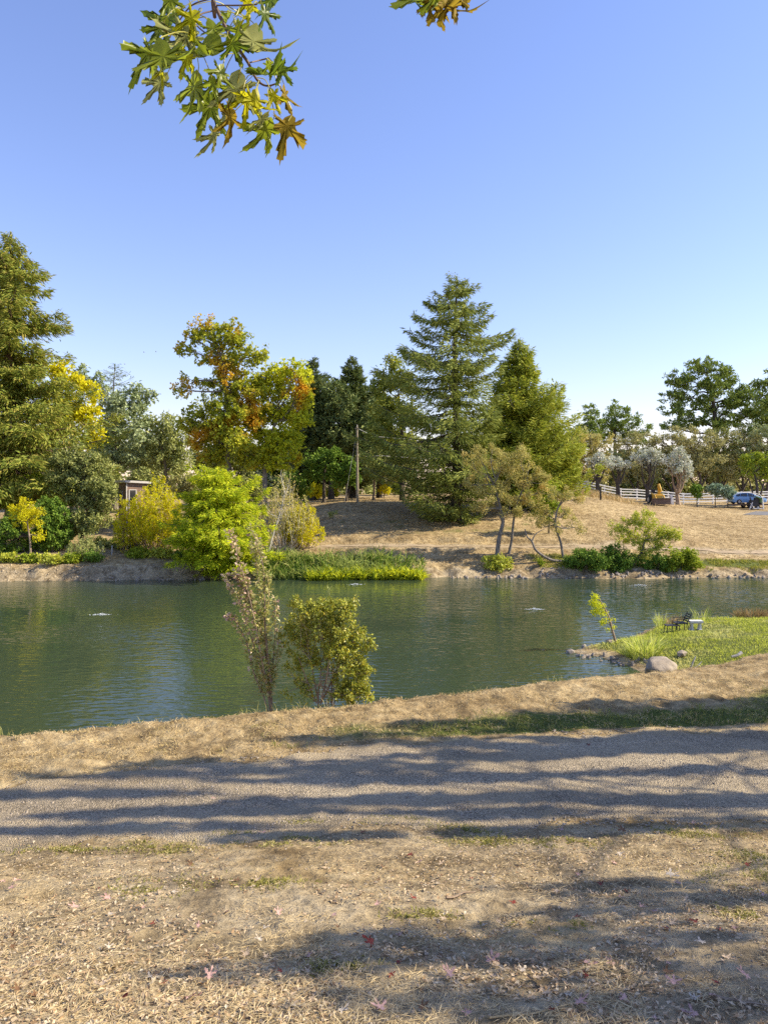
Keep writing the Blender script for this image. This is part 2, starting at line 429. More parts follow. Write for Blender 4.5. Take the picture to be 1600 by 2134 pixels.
WN = WW + (fbm(UX * .35, WW * 2, 48) - .5) * .16
add_attr(DRV.data, 'edge', np.minimum(WW, 1 - WW) * (e1 - e0)); add_attr(DRV.data, 'rut', 0.55 * (np.exp(-((WN - .3) / .085) ** 2) + np.exp(-((WN - .68) / .085) ** 2)) * (.5 + .8 * fbm(UX * .8, WW * 3, 49)))
# trodden path along the far shore and the asphalt drive on the far hill
MAT_PATH = plain('path_dirt', (0.38, 0.285, 0.17), 0.95, var=0.2, scale=1.5)
ux = np.linspace(-8, 33, 140); w = np.linspace(0, 1, 6); UX, WW = np.meshgrid(ux, w)
sheet('path', UX, I(FS, UX) + 5.0 + (fbm(UX * .4, UX * 0, 51) - .5) * 0.8 + WW * (0.7 + (fbm(UX * 1.1, UX * 0, 52) - .5) * .8), 0.02 + (fbm(UX * 1.5, WW * 2, 53) - .5) * .1, MAT_PATH, 'pale trodden dirt path along the far shore')
MAT_ASPH = plain('asphalt', (0.16, 0.155, 0.15), 0.9, var=0.15, scale=2)
w = np.linspace(0, 1, 14); ux = np.linspace(0, 1, 24); UU, WW = np.meshgrid(ux, w)
AX = 43 + UU * 40; AY0 = 88.5 - UU * 9 + 0 * WW; AY1 = 92.5 - UU * 2
AX = AX + (1 - WW) * UU * 0 + 3.5 * (WW - .5) * (1 - UU)
sheet('asphalt_drive', AX, AY0 + (AY1 - AY0) * WW, 0.03, MAT_ASPH, 'grey asphalt drive on the far hillside below the blue car')

# pond
m, nt, bs, N, L = newmat('pond_water'); MAT_WATER = m
bs.inputs['Base Color'].default_value = (0.038, 0.056, 0.030, 1); bs.inputs['Roughness'].default_value = 0.04
bs.inputs['IOR'].default_value = 1.333; bs.inputs['Specular IOR Level'].default_value = 0.5
v1 = objvec(N, L, (2.0, 4.2, 1)); v2 = objvec(N, L, (0.6, 1.4, 1)); v3 = objvec(N, L, (0.05, 0.11, 1))
n1 = noise_node(N, L, 1.0, 1.5, v1, 0.4); n2 = noise_node(N, L, 1.0, 1, v2, 0.5); n3 = noise_node(N, L, 1.0, 3, v3, 0.5)
st = ramp(N, [(0.36, (0.22, 0.22, 0.22)), (0.6, (1, 1, 1))]); L.new(n3.outputs[0], st.inputs[0])
b1 = N.new('ShaderNodeBump'); b1.inputs['Distance'].default_value = 0.042; L.new(n1.outputs[0], b1.inputs['Height']); L.new(st.outputs[0], b1.inputs['Strength'])
b2 = N.new('ShaderNodeBump'); b2.inputs['Distance'].default_value = 0.03; b2.inputs['Strength'].default_value = 0.6; L.new(n2.outputs[0], b2.inputs['Height']); L.new(b1.outputs[0], b2.inputs['Normal'])
L.new(b2.outputs[0], bs.inputs['Normal'])
wb = MB(); wb.add([(-100, 4, 0), (100, 14, 0), (100, 62, 0), (-100, 60, 0)], [(0, 1, 2, 3)])
tag(wb.build('pond', MAT_WATER), 'rippled green pond', kind='structure')

# ------------------------------------------------------------------ foliage builders
def leaf_quads(C, D, Nn, Lg, Wd, fold=0.15):
    """one kite-shaped leaf per point: C start, D axis, Nn face normal"""
    n = len(C); D = nrm(D); S = nrm(np.cross(D, Nn)); Up = np.cross(S, D)
    Lg = np.broadcast_to(Lg, (n,))[:, None]; Wd = np.broadcast_to(Wd, (n,))[:, None]
    mid = C + D * Lg * 0.45 + Up * Lg * fold
    V = np.stack([C, mid + S * Wd * 0.5, C + D * Lg, mid - S * Wd * 0.5], 1).reshape(-1, 3)
    return V, np.arange(4 * n).reshape(n, 4)

def rdir(n): return nrm(rng.normal(size=(n, 3)))

def limb(mb, a, b, r0, r1, sag=0.0, wob=0.12, n=7, sides=5):
    a = np.asarray(a, float); b = np.asarray(b, float); Ld = np.linalg.norm(b - a)
    t = np.linspace(0, 1, n)[:, None]
    off = rng.normal(size=3) * wob * Ld; off2 = rng.normal(size=3) * wob * 0.5 * Ld
    pts = a + (b - a) * t + off * np.sin(t * math.pi) * 0.6 + off2 * np.sin(t * 2 * math.pi) + np.array([0, 0, -sag * Ld]) * np.sin(t * math.pi)
    mb.add(*tube(pts, r0 + (r1 - r0) * t[:, 0], sides))
    return pts

def conifer(name, label, px, Y, top, base_py=None, prof=(), bark=None, leaf=None, gap=0.85, nb=6, spray=(0.55, 0.13), dens=26,
            slope=-0.18, curl=0.3, jit=0.25, trunk_r=0.42, group=None, bare=0.0, lean=0.0, cat='tree', drop=0.35, clump=0.0, vj=0.05, sj=0.08):
    x = (px - 800) / FPX * Y
    base = np.array([x, Y, (gz(x, Y) if base_py is None else P(px, base_py, Y)[2]) - 0.15])
    topz = P(px, top, Y)[2]; H = topz - base[2]
    root = thing(name, label, cat, tuple(base), group)
    pz = np.array([P(0, p[0], Y)[2] for p in prof]); rl = np.array([p[1] for p in prof]) / FPX * Y; rrr = np.array([p[2] for p in prof]) / FPX * Y
    o = np.argsort(pz); pz, rl, rrr = pz[o], rl[o], rrr[o]
    tk = MB()
    hh = np.linspace(0, 1, 14)
    tp = np.stack([base[0] + lean * hh * H + 0.12 * np.sin(hh * 7), Y + 0.1 * np.sin(hh * 5 + 1), base[2] + hh * H], 1)
    tk.add(*tube(tp, trunk_r * (1 - hh) ** 0.8 * (1 + 0.5 * np.exp(-hh * 25)) + 0.02, 8))
    CC, DD, NN, LL = [], [], [], []
    z = pz[0]
    while z < topz - 0.15:
        L0 = np.interp(z, pz, rl); R0 = np.interp(z, pz, rrr)
        n = max(4, int(nb * (0.85 + 0.5 * rng.random()))); a0 = rng.random() * 6.28
        for i in range(n):
            az = a0 + 6.283 * i / n + rng.normal() * 0.25
            ca = math.cos(az); r = 1.1 * ((L0 + R0) / 2 + (R0 - L0) / 2 * ca) * (1 + jit * rng.normal() * 0.8)
            if r < 0.12: continue
            zz = z + rng.normal() * gap * 0.3
            f = np.array([ca, math.sin(az), 0.0]); sd = np.array([-f[1], f[0], 0.0])
            tx = np.interp(zz, tp[:, 2], tp[:, 0])
            o_ = np.array([tx, Y, zz]); sl_ = slope + rng.normal() * sj
            t = np.linspace(0, 1, 5)
            bp = o_ + f * (t * r)[:, None] + np.array([0, 0, 1.0]) * (r * (sl_ * t + curl * t ** 2.4))[:, None]
            tk.add(*tube(bp, np.maximum(0.035 * r * 0.45 * (1 - t), 0.008) + 0.006, 3, cap=False))
            m_ = int(2.1 * dens * r * (0.75 + 0.5 * rng.random())) + 3
            u = bare + (1 - bare) * rng.random(m_) ** 0.75
            if clump > 0:
                kc = max(2, int(r / clump)); u = np.clip((np.floor(u * kc) + 0.5 + rng.normal(size=m_) * 0.22) / kc, bare, 1.02)
            wid = 0.30 * r * np.clip(1.05 - u, 0, 1) ** 0.6 * np.minimum(1, u * 4) + 0.16
            s_ = rng.uniform(-1, 1, m_) * wid
            c_ = o_ + f * (u * r)[:, None] + sd * s_[:, None]
            c_[:, 2] += r * (sl_ * u + curl * u ** 2.4) - np.abs(s_) * drop * rng.random(m_) + rng.normal(size=m_) * vj
            d_ = f * 0.75 + sd * (np.sign(s_) * 0.8)[:, None] + rng.normal(size=(m_, 3)) * 0.35; d_[:, 2] += -drop + 0.25 * (u > 0.85) * 2
            CC.append(c_); DD.append(d_); NN.append(np.array([0, 0, 1.0]) + rng.normal(size=(m_, 3)) * 0.55 + f * 0.35); LL.append(spray[0] * rng.uniform(0.6, 1.25, m_) * min(1, 0.45 + r / 2.5))
        z += gap * (0.8 + 0.4 * rng.random()) * (0.55 + 0.45 * min(1, (L0 + R0) / 4))
    # leader
    m_ = 60; c_ = np.stack([np.full(m_, tp[-1, 0]), np.full(m_, Y), topz - rng.random(m_) * 0.9], 1); CC.append(c_); DD.append(rdir(m_) * 0.6 + np.array([0, 0, 0.9])); NN.append(rdir(m_)); LL.append(np.full(m_, spray[0] * 0.6))
    C, D, Nn, Lg = map(np.concatenate, (CC, DD, NN, LL))
    tk.build('trunk', bark, root)
    cb = MB(); cb.add(*leaf_quads(C, D, Nn, Lg, 0.72 * Lg * spray[1] / spray[0] * rng.uniform(0.8, 1.3, len(Lg)), 0.05)); cb.build('crown', leaf, root)
    return root

COV = 2.0
def broadleaf(name, label, trunk, Y, lobes, bark, leaf, ls=(0.22, 0.15), cov=2.4, trunk_r=0.22, cl=0.5, twigs=0.5, group=None, cat='tree',
              flat=1.0, droop=0.0, depth=1.0, fork=None, extra=(), min_r=0.012, shell=0.45, stems=None, out=0.7):
    """trunk: photo pixels from the ground up; lobes: (px, py, rx, ry[, depth shift m])"""
    x0 = (trunk[0][0] - 800) / FPX * Y
    pts = [P(a, b, Y) for a, b in trunk]
    base = pts[0].copy(); gz0 = gz(x0, Y)
    if base[2] > gz0 - 0.05: base[2] = gz0 - 0.1
    pts[0] = base
    for i in range(1, len(pts)): pts[i][1] += rng.normal() * 0.15
    root = thing(name, label, cat, tuple(base), group)
    tk = MB()
    tp = curve(pts, 5); nt_ = len(tp)
    tr = trunk_r * np.linspace(1, 0.45, nt_); tr[0] *= 1.35
    tk.add(*tube(tp, tr, 8))
    for st in (stems or []):
        sp = curve([P(a, b, Y + dy_) for a, b, dy_ in st[0]], 5); tk.add(*tube(sp, st[1] * np.linspace(1, 0.35, len(sp)), 6))
    CC, DD, NN, LL = [], [], [], []
    for lb in lobes:
        px, py, rx, ry = lb[:4]; dy = lb[4] if len(lb) > 4 else rng.normal() * 0.35 * rx / FPX * Y * depth
        c = P(px, py, Y + dy); rx, ry = rx / FPX * Y, ry / FPX * Y; rd = (rx * 0.6 + ry * 0.4) * depth
        lc = (lb[5] if len(lb) > 5 else cov) * COV
        # limb from the trunk into the lobe
        k = int(np.argmin(np.linalg.norm(tp[nt_ // 2:] - (c - [0, 0, ry * 0.6]), axis=1))) + nt_ // 2
        lp = limb(tk, tp[k], c, tr[k] * 0.6, max(tr[k] * 0.22, min_r), sag=0.05)
        ncl = max(3, int(lc / COV * 1.25 * math.pi * rx * ry / (cl * cl * 1.5)))
        d = rdir(ncl); q = rng.random(ncl) ** shell
        q = q * (0.80 + 0.35 * rng.random(ncl))
        cc = c + d * q[:, None] * np.array([rx, rd, ry])
        ln = max(4, int(lc * math.pi * rx * ry / (ls[0] * ls[1] * 0.5) / ncl))
        for i in range(ncl):
            if rng.random() < twigs:
                a = lp[int(rng.integers(2, len(lp)))]
                limb(tk, a, cc[i], max(min_r * 1.5, tr[k] * 0.12), min_r * 0.6, n=4, sides=3, wob=0.1)
        n = ln * ncl
        ctr = np.repeat(cc, ln, 0)
        sg = cl * (0.5 + rng.random(ncl) * 0.5)
        off = rdir(n) * (rng.random(n) ** 0.5 * np.repeat(sg, ln))[:, None] * np.array([1, 1, flat])
        Cp = ctr + off
        outw = nrm((Cp - c) / np.array([rx, rd, ry]) + 1e-6)
        Dd = rdir(n) + outw * 0.6; Dd[:, 2] -= droop
        Nn = outw * out + rdir(n) * 0.6 + np.array([0, 0, 0.35])
        CC.append(Cp); DD.append(Dd); NN.append(Nn); LL.append(ls[0] * rng.uniform(0.65, 1.3, n))
    C, D, Nn, Lg = map(np.concatenate, (CC, DD, NN, LL))
    tk.build('trunk', bark, root)
    cb = MB(); cb.add(*leaf_quads(C, D, Nn, Lg, Lg * ls[1] / ls[0] * rng.uniform(0.8, 1.2, len(Lg)))); cb.build('crown', leaf, root)
    return root

def stem_bush(name, label, px, Y, top, halfw, bark, leaf, n=40, ls=(0.2, 0.07), per=90, base_py=None, spread=0.25, low=0.15, droop=0.1, cat='shrub',
              group=None, tops=None, sr=0.02, bow=0.25, depth=1.0, leanpx=0, bushy=0.0):
    """many upright stems fanning out of one foot, leaves along them"""
    x = (px - 800) / FPX * Y
    base = np.array([x, Y, (gz(x, Y) if base_py is None else P(px, base_py, Y)[2]) - 0.05])
    H = P(px, top, Y)[2] - base[2]; Wd = halfw / FPX * Y
    root = thing(name, label, cat, tuple(base), group)
    tk = MB(); CC, DD, NN, LL = [], [], [], []
    for i in range(n):
        a = rng.random() * 6.283; q = math.sqrt(rng.random())
        hx = math.cos(a) * q; hy = math.sin(a) * q * depth
        h = H * (1 - 0.55 * q ** 2.2) * rng.uniform(0.72, 1.03)
        tip = base + np.array([hx * Wd + leanpx / FPX * Y * h / H, hy * Wd, h])
        foot = base + np.array([hx, hy, 0]) * Wd * spread
        t = np.linspace(0, 1, 7)[:, None]
        mid = np.array([hx, hy, 0]) * Wd * bow
        pts = foot + (tip - foot) * t + mid * np.sin(t * math.pi) + rng.normal(size=3) * 0.04 * H * np.sin(t * 2 * math.pi)
        tk.add(*tube(pts, sr * (1.15 - t[:, 0]) , 4, cap=False))
        m_ = int(per * rng.uniform(0.7, 1.3))
        u = low + (1.02 - low) * rng.random(m_) ** 0.8
        pc = np.stack([np.interp(u, t[:, 0], pts[:, j]) for j in range(3)], 1)
        ax = nrm(tip - foot)
        wj = (0.035 + bushy) * H * (1.15 - u)
        CC.append(pc + rng.normal(size=(m_, 3)) * wj[:, None]); d_ = ax * 0.7 + rdir(m_) * 0.9; d_[:, 2] -= droop; DD.append(d_)
        NN.append(rdir(m_) * 0.7 + np.array([hx, hy, 0.3])); LL.append(ls[0] * rng.uniform(0.6, 1.25, m_))
    C, D, Nn, Lg = map(np.concatenate, (CC, DD, NN, LL))
    tk.build('stems', bark, root)
    cb = MB(); cb.add(*leaf_quads(C, D, Nn, Lg, Lg * ls[1] / ls[0])); cb.build('crown', leaf, root)
    return root

# ------------------------------------------------------------------ trees and shrubs of the far shore
BK_RED = barkmat('bark_redwood', (0.10, 0.06, 0.04), (0.22, 0.14, 0.09))
BK_DARK = barkmat('bark_dark', (0.045, 0.035, 0.025), (0.12, 0.095, 0.07))
BK_GREY = barkmat('bark_grey', (0.13, 0.11, 0.085), (0.28, 0.24, 0.19))
BK_PALE = barkmat('bark_pale', (0.34, 0.30, 0.25), (0.62, 0.57, 0.50))
BK_TAN = barkmat('bark_tan', (0.20, 0.14, 0.09), (0.42, 0.31, 0.20))

LF_RED1 = leafmat('redwood_olive', [(0.065, 0.085, 0.012), (0.095, 0.115, 0.018), (0.14, 0.145, 0.022), (0.16, 0.13, 0.03)], transl=0.25, gain=2.7)
LF_RED2 = leafmat('redwood_green', [(0.055, 0.07, 0.016), (0.09, 0.105, 0.022), (0.14, 0.145, 0.03)], transl=0.22, gain=3.1)
LF_CON2 = leafmat('conifer_light', [(0.10, 0.125, 0.018), (0.15, 0.17, 0.02), (0.21, 0.205, 0.028)], transl=0.25, gain=2.5)
LF_CYP = leafmat('cypress_dark', [(0.04, 0.058, 0.018), (0.065, 0.082, 0.024), (0.10, 0.11, 0.034)], transl=0.15, gain=2.7)
LF_PINE = leafmat('pine_green', [(0.06, 0.085, 0.02), (0.10, 0.13, 0.026), (0.15, 0.175, 0.034)], transl=0.2, gain=2.5)
LF_YEL = leafmat('yellow_leaf', [(0.42, 0.33, 0.008), (0.58, 0.47, 0.012), (0.38, 0.34, 0.015), (0.30, 0.30, 0.02)], transl=0.42, gain=1.7)
LF_YEL2 = leafmat('golden_willow', [(0.50, 0.37, 0.008), (0.62, 0.48, 0.012), (0.34, 0.30, 0.015), (0.50, 0.36, 0.01)], patch=[(0.24, 0.25, 0.015), (0.35, 0.33, 0.02)], pscale=0.6, plo=0.55, phi=0.75, transl=0.4, gain=1.8)
LF_PLANE = leafmat('plane_leaf', [(0.135, 0.165, 0.018), (0.20, 0.22, 0.018), (0.29, 0.27, 0.02), (0.10, 0.125, 0.02)],
                   patch=[(0.38, 0.155, 0.015), (0.42, 0.21, 0.015), (0.30, 0.20, 0.02)], pscale=0.24, plo=0.52, phi=0.62, transl=0.4, gain=2.2)
LF_PLANE2 = leafmat('plane_leaf_yellow', [(0.18, 0.21, 0.014), (0.27, 0.275, 0.014), (0.36, 0.325, 0.015), (0.12, 0.155, 0.018)],
                    patch=[(0.40, 0.15, 0.015), (0.36, 0.20, 0.015)], pscale=0.2, plo=0.57, phi=0.65, transl=0.42, gain=2.3)
LF_SILV = leafmat('grey_green_leaf', [(0.10, 0.125, 0.055), (0.16, 0.185, 0.085), (0.24, 0.265, 0.14), (0.09, 0.12, 0.04)], transl=0.25, gain=2.2)
LF_PALE = leafmat('pale_olive_leaf', [(0.16, 0.18, 0.06), (0.25, 0.255, 0.09), (0.13, 0.15, 0.045)], transl=0.3)
LF_OAK = leafmat('oak_olive', [(0.085, 0.10, 0.026), (0.135, 0.148, 0.042), (0.20, 0.20, 0.065)], transl=0.2, gain=2.2)
LF_GRN = leafmat('bright_green_leaf', [(0.085, 0.125, 0.012), (0.145, 0.18, 0.014), (0.22, 0.235, 0.02)], transl=0.38)
LF_BALD = leafmat('bald_cypress_needles', [(0.12, 0.16, 0.008), (0.18, 0.22, 0.009), (0.26, 0.275, 0.013), (0.31, 0.285, 0.015)], transl=0.35, gain=2.5)
LF_DKSH = leafmat('dark_shrub', [(0.045, 0.085, 0.012), (0.075, 0.125, 0.015), (0.12, 0.165, 0.02)], transl=0.22)
LF_ALD = leafmat('alder_olive', [(0.17, 0.155, 0.045), (0.24, 0.215, 0.065), (0.32, 0.265, 0.085), (0.18, 0.185, 0.045)], patch=[(0.30, 0.22, 0.07), (0.35, 0.27, 0.10)], pscale=0.5, transl=0.3)
LF_BRN = leafmat('brown_olive', [(0.14, 0.135, 0.05), (0.20, 0.19, 0.075), (0.27, 0.25, 0.11), (0.12, 0.13, 0.045)], transl=0.25)
LF_WHT = leafmat('silver_white_leaf', [(0.28, 0.31, 0.22), (0.44, 0.46, 0.36), (0.54, 0.55, 0.46), (0.22, 0.25, 0.15)], transl=0.2, gain=1.45)
LF_BLUE = leafmat('blue_green_leaf', [(0.10, 0.145, 0.095), (0.16, 0.21, 0.14), (0.08, 0.11, 0.06)], transl=0.2)
LF_BUSH = leafmat('bush_leaf', [(0.17, 0.195, 0.022), (0.26, 0.275, 0.03), (0.36, 0.34, 0.04), (0.12, 0.15, 0.02), (0.42, 0.33, 0.03)], transl=0.35, rough=0.4, spec=0.45)
LF_BUSHN = leafmat('near_bush_leaf', [(0.10, 0.125, 0.016), (0.20, 0.215, 0.024), (0.32, 0.31, 0.04), (0.13, 0.155, 0.02), (0.36, 0.29, 0.03)], patch=[(0.16, 0.17, 0.02), (0.24, 0.23, 0.03)], pscale=3, transl=0.32, rough=0.4, spec=0.45, gain=1.8)
LF_PEAR = leafmat('pear_leaf', [(0.11, 0.125, 0.03), (0.19, 0.19, 0.05), (0.30, 0.26, 0.10), (0.08, 0.10, 0.02)], transl=0.35, rough=0.4, spec=0.45)
LF_PEARR = leafmat('pear_leaf_red', [(0.25, 0.15, 0.11), (0.36, 0.24, 0.19), (0.28, 0.24, 0.11), (0.18, 0.11, 0.075)], transl=0.35, rough=0.4, spec=0.45)

# tall redwood at the left edge, then the big one in the middle and its paler neighbour
conifer('redwood_tree', 'tall ragged olive redwood at the left edge of the photo', 22, 68, 486, prof=[(486, 4, 4), (540, 50, 36), (575, 76, 76), (640, 95, 104), (720, 95, 92), (760, 100, 80), (830, 140, 108), (900, 165, 150), (960, 175, 190), (1015, 150, 165), (1040, 40, 40)],
        bark=BK_RED, leaf=LF_RED1, gap=1.05, nb=9, dens=40, spray=(0.55, 0.15), jit=0.24, slope=-0.06, curl=0.10, trunk_r=0.6, drop=0.6, clump=1.0, vj=.2, sj=.16)
conifer('redwood_tree', 'large dark green tiered redwood standing behind the alders', 950, 72, 577, prof=[(577, 3, 3), (600, 30, 26), (640, 66, 62), (690, 92, 82), (735, 112, 98), (770, 118, 78), (820, 146, 66), (880, 162, 80), (940, 172, 80), (1000, 160, 72), (1050, 130, 66), (1072, 70, 46)],
        bark=BK_DARK, leaf=LF_RED2, gap=1.15, nb=9, dens=32, spray=(0.55, 0.14), jit=0.22, slope=-0.24, curl=0.36, trunk_r=0.5, drop=0.5, vj=.1, sj=.1)
conifer('conifer_tree', 'paler yellow green conifer right of the large tiered redwood', 1080, 78, 708, prof=[(708, 2, 2), (760, 26, 28), (820, 44, 60), (858, 52, 98), (900, 72, 92), (950, 84, 118), (1000, 90, 122), (1040, 70, 104), (1060, 30, 60)],
        bark=BK_DARK, leaf=LF_CON2, gap=0.75, nb=11, dens=32, spray=(0.55, 0.15), jit=0.25, slope=0.10, curl=0.22, trunk_r=0.45, drop=0.35, clump=1.0, vj=.25, sj=.15)
# dark cypresses behind
conifer('cypress_tree', 'dark pointed cypress just right of the orange topped plane tree', 652, 96, 748, prof=[(748, 2, 2), (790, 14, 14), (850, 30, 40), (940, 44, 55), (1010, 40, 40)], bark=BK_DARK, leaf=LF_CYP, gap=0.7, nb=8, dens=30, spray=(0.7, 0.22), slope=0.35, curl=0.1, jit=0.3, drop=0.0, trunk_r=0.5, clump=1.0)
conifer('cypress_tree', 'dark cypress with a narrow spire above the power pole', 732, 98, 745, prof=[(745, 2, 2), (775, 14, 14), (810, 26, 26), (860, 46, 44), (940, 64, 60), (1010, 50, 40)], bark=BK_DARK, leaf=LF_CYP, gap=0.75, nb=8, dens=28, spray=(0.7, 0.22), slope=0.3, curl=0.12, jit=0.25, drop=0.0, trunk_r=0.5, clump=1.0)
broadleaf('cypress_tree', 'broad dark cypress filling the gap left of the pole', [(690, 1030), (690, 940), (692, 880)], 94, [(690, 820, 30, 30), (675, 860, 36, 36), (710, 850, 34, 36), (690, 905, 44, 40), (725, 910, 40, 38), (770, 890, 32, 60), (760, 940, 40, 40), (665, 950, 34, 44)], BK_DARK, LF_CYP, ls=(0.62, 0.2), cov=2.6, cl=0.8, trunk_r=0.35)
# broadleaf trees behind the main redwood
broadleaf('maple_tree', 'green and yellow broadleaf tree partly behind the large redwood', [(838, 1030), (838, 930), (836, 850)], 88, [(822, 755, 22, 20), (800, 800, 26, 30), (838, 800, 34, 34), (806, 850, 36, 32), (845, 870, 36, 36), (800, 900, 34, 30), (840, 930, 36, 30)], BK_DARK, leafmat('maple_mixed_green', [(0.085, 0.105, 0.02), (0.13, 0.15, 0.022), (0.20, 0.20, 0.025)], patch=[(0.30, 0.26, 0.02), (0.24, 0.23, 0.02)], pscale=.3, transl=.35), ls=(0.3, 0.22), cov=2.2, cl=0.7, trunk_r=0.3)
broadleaf('cypress_tree', 'broad olive green cypress mass between the pole and the large redwood', [(790, 1035), (790, 960), (792, 900)], 97, [(760, 830, 34, 32), (790, 850, 36, 34), (775, 890, 40, 34), (810, 900, 38, 34), (790, 935, 44, 34), (830, 950, 40, 34), (750, 920, 34, 34), (820, 985, 36, 24), (770, 975, 36, 24)], BK_DARK, LF_OAK, ls=(0.5, 0.2), cov=2.2, cl=0.8, trunk_r=0.35)
broadleaf('conifer_tree', 'soft yellow green conifer mass low right of the paler conifer', [(1150, 1065), (1150, 1010), (1150, 960)], 79, [(1110, 900, 36, 34), (1145, 900, 34, 34), (1130, 945, 46, 36), (1172, 935, 32, 34), (1185, 975, 24, 34), (1140, 990, 46, 34), (1175, 1010, 32, 26), (1120, 1025, 40, 26), (1045, 890, 30, 30), (1025, 930, 30, 34), (1060, 940, 36, 36), (1050, 985, 40, 34)], BK_DARK, LF_CON2, ls=(0.42, 0.14), cov=2.0, cl=0.6, trunk_r=0.25, droop=.2)
# small shade trees on the knoll by the pole
broadleaf('small_tree', 'small dark green tree with a single trunk left of the pole', [(675, 1040), (675, 1000), (678, 965)], 83, [(660, 960, 24, 24), (690, 955, 22, 24), (676, 985, 34, 18), (650, 985, 18, 16)], BK_DARK, LF_DKSH, ls=(0.3, 0.2), cov=2.4, cl=0.6, trunk_r=0.2)
broadleaf('small_tree', 'small dark bushy tree right beside the foot of the pole', [(722, 1040), (722, 1005), (720, 980)], 82, [(708, 985, 20, 20), (730, 980, 18, 22), (740, 1000, 14, 12), (706, 1005, 16, 12), (722, 962, 14, 14)], BK_DARK, LF_DKSH, ls=(0.28, 0.2), cov=2.6, cl=0.5, trunk_r=0.14, stems=[([(724, 1040, .2), (732, 1010, .2), (738, 990, .3)], 0.08)])
broadleaf('small_tree', 'thin branched tree in the shade right of the pole', [(778, 1036), (780, 1000), (776, 960)], 86, [(770, 960, 24, 22), (795, 950, 22, 24), (780, 985, 26, 16), (805, 985, 18, 16)], BK_TAN, LF_OAK, ls=(0.28, 0.18), cov=1.8, cl=0.6, trunk_r=0.16)
broadleaf('small_tree', 'leaning tree with a dark trunk under the redwood skirt', [(838, 1030), (836, 995), (848, 960)], 85, [(825, 955, 28, 26), (860, 950, 28, 28), (845, 985, 30, 16)], BK_DARK, LF_OAK, ls=(0.28, 0.18), cov=2.0, cl=0.6, trunk_r=0.28)
for i, (px, py, r, Y, mt, lab) in enumerate([(655, 1022, 18, 92, LF_YEL2, 'small yellow shrub in the sun behind the leftmost knoll tree'), (690, 1024, 14, 95, LF_YEL, 'small yellow shrub between the two knoll trees'),
                             (800, 1018, 12, 96, LF_YEL2, 'small yellow shrub behind the pole clearing'), (822, 1014, 13, 98, LF_GRN, 'small bright green shrub beside the redwood skirt')]):
    broadleaf('shrub', lab, [(px, py + r), (px, py + 4)], Y, [(px, py, r, r * .9), (px + r * .5, py + 3, r * .7, r * .7)], BK_DARK, mt, ls=(0.24, 0.14), cov=2.6, cl=0.4, trunk_r=0.05, cat='shrub')
for px, py, r, Y, mt, lab in [(300, 1010, 34, 84, LF_OAK, 'dark shrub behind the large golden willow'), (395, 1015, 36, 86, LF_BRN, 'brownish shrub below the plane tree left of its trunk'), (520, 1020, 34, 84, LF_OAK, 'dark shrub between the two plane tree trunks'), (610, 1020, 32, 84, LF_DKSH, 'dark green shrub under the orange topped plane tree'), (215, 985, 34, 86, LF_PALE, 'pale shrub above the hut roof'), (120, 1030, 40, 74, LF_DKSH, 'dark shrub behind the rounded evergreen on the left'), (1160, 990, 34, 90, LF_CON2, 'olive shrub below the paler conifer')]:
    broadleaf('understorey_shrub', lab, [(px, py + 25), (px, py + 5)], Y, [(px - r * .5, py, r * .7, 24), (px + r * .5, py - 3, r * .7, 26), (px, py - 16, r * .7, 22), (px + r * .2, py + 14, r, 16)], BK_DARK, mt, ls=(0.32, 0.2), cov=1.8, cl=0.6, trunk_r=0.07, cat='shrub')
# hedge of far trees seen through the gaps
bgm = [LF_PALE, LF_OAK, LF_BRN, LF_OAK, LF_PALE, LF_OAK, LF_DKSH, LF_PALE, LF_OAK, LF_SILV, LF_BRN, LF_OAK, LF_OAK, LF_BRN]
bgl = ['behind the second pollarded tree', 'behind the digger', 'behind the blue grey shrubs', 'behind the blue car', 'behind the hut', 'behind the plane tree trunk', 'behind the orange topped plane tree', 'behind the pole', 'behind the redwood skirt', 'behind the pale willow', 'at the left behind the tall redwood', 'behind the alders', 'between hut and yellow bush', 'left of the white fence']
bgx = [1290, 1370, 1470, 1570, 245, 440, 560, 740, 860, 600, 60, 1010, 330, 1180]
for i in range(14):
    px, Y = bgx[i], (118 if i > 3 else 130) + 4 * (i % 4)
    lo = [(px + rng.normal() * 30, 985 - rng.random() * (65 if i > 3 else 25), 44, 30) for _ in range(6)] + [(px - 45, 1012, 50, 22), (px + 45, 1012, 50, 22), (px, 1022, 60, 16)]
    broadleaf('background_tree', 'low broad tree in the far row ' + bgl[i], [(px, 1025), (px, 990), (px, 950)], Y, lo, BK_DARK, bgm[i], ls=(0.6, 0.4), cov=1.7, cl=1.1, trunk_r=0.3, group='far row of trees')

# left group
broadleaf('liquidambar_tree', 'bright yellow tree peeking out right of the tall left redwood', [(150, 1080), (150, 960), (148, 880)], 76, [(118, 770, 26, 24), (150, 800, 34, 30), (185, 815, 24, 22), (140, 850, 40, 30), (180, 870, 34, 34), (200, 905, 20, 24), (165, 915, 34, 24), (120, 880, 30, 40)],
          BK_GREY, LF_YEL, ls=(0.34, 0.24), cov=2.6, cl=0.55, trunk_r=0.25)
broadleaf('poplar_tree', 'silvery grey green tree with spreading boughs behind the yellow tree', [(240, 1060), (238, 960), (245, 880)], 88, [(168, 778, 22, 18), (205, 800, 26, 22), (225, 840, 30, 26), (260, 850, 36, 30), (292, 812, 24, 18), (312, 826, 16, 10), (285, 850, 28, 24), (240, 890, 40, 32), (280, 905, 36, 30), (225, 940, 36, 34), (265, 960, 40, 30), (300, 880, 18, 14)],
          BK_GREY, LF_SILV, ls=(0.4, 0.24), cov=2.2, cl=0.7, trunk_r=0.3, droop=0.2)
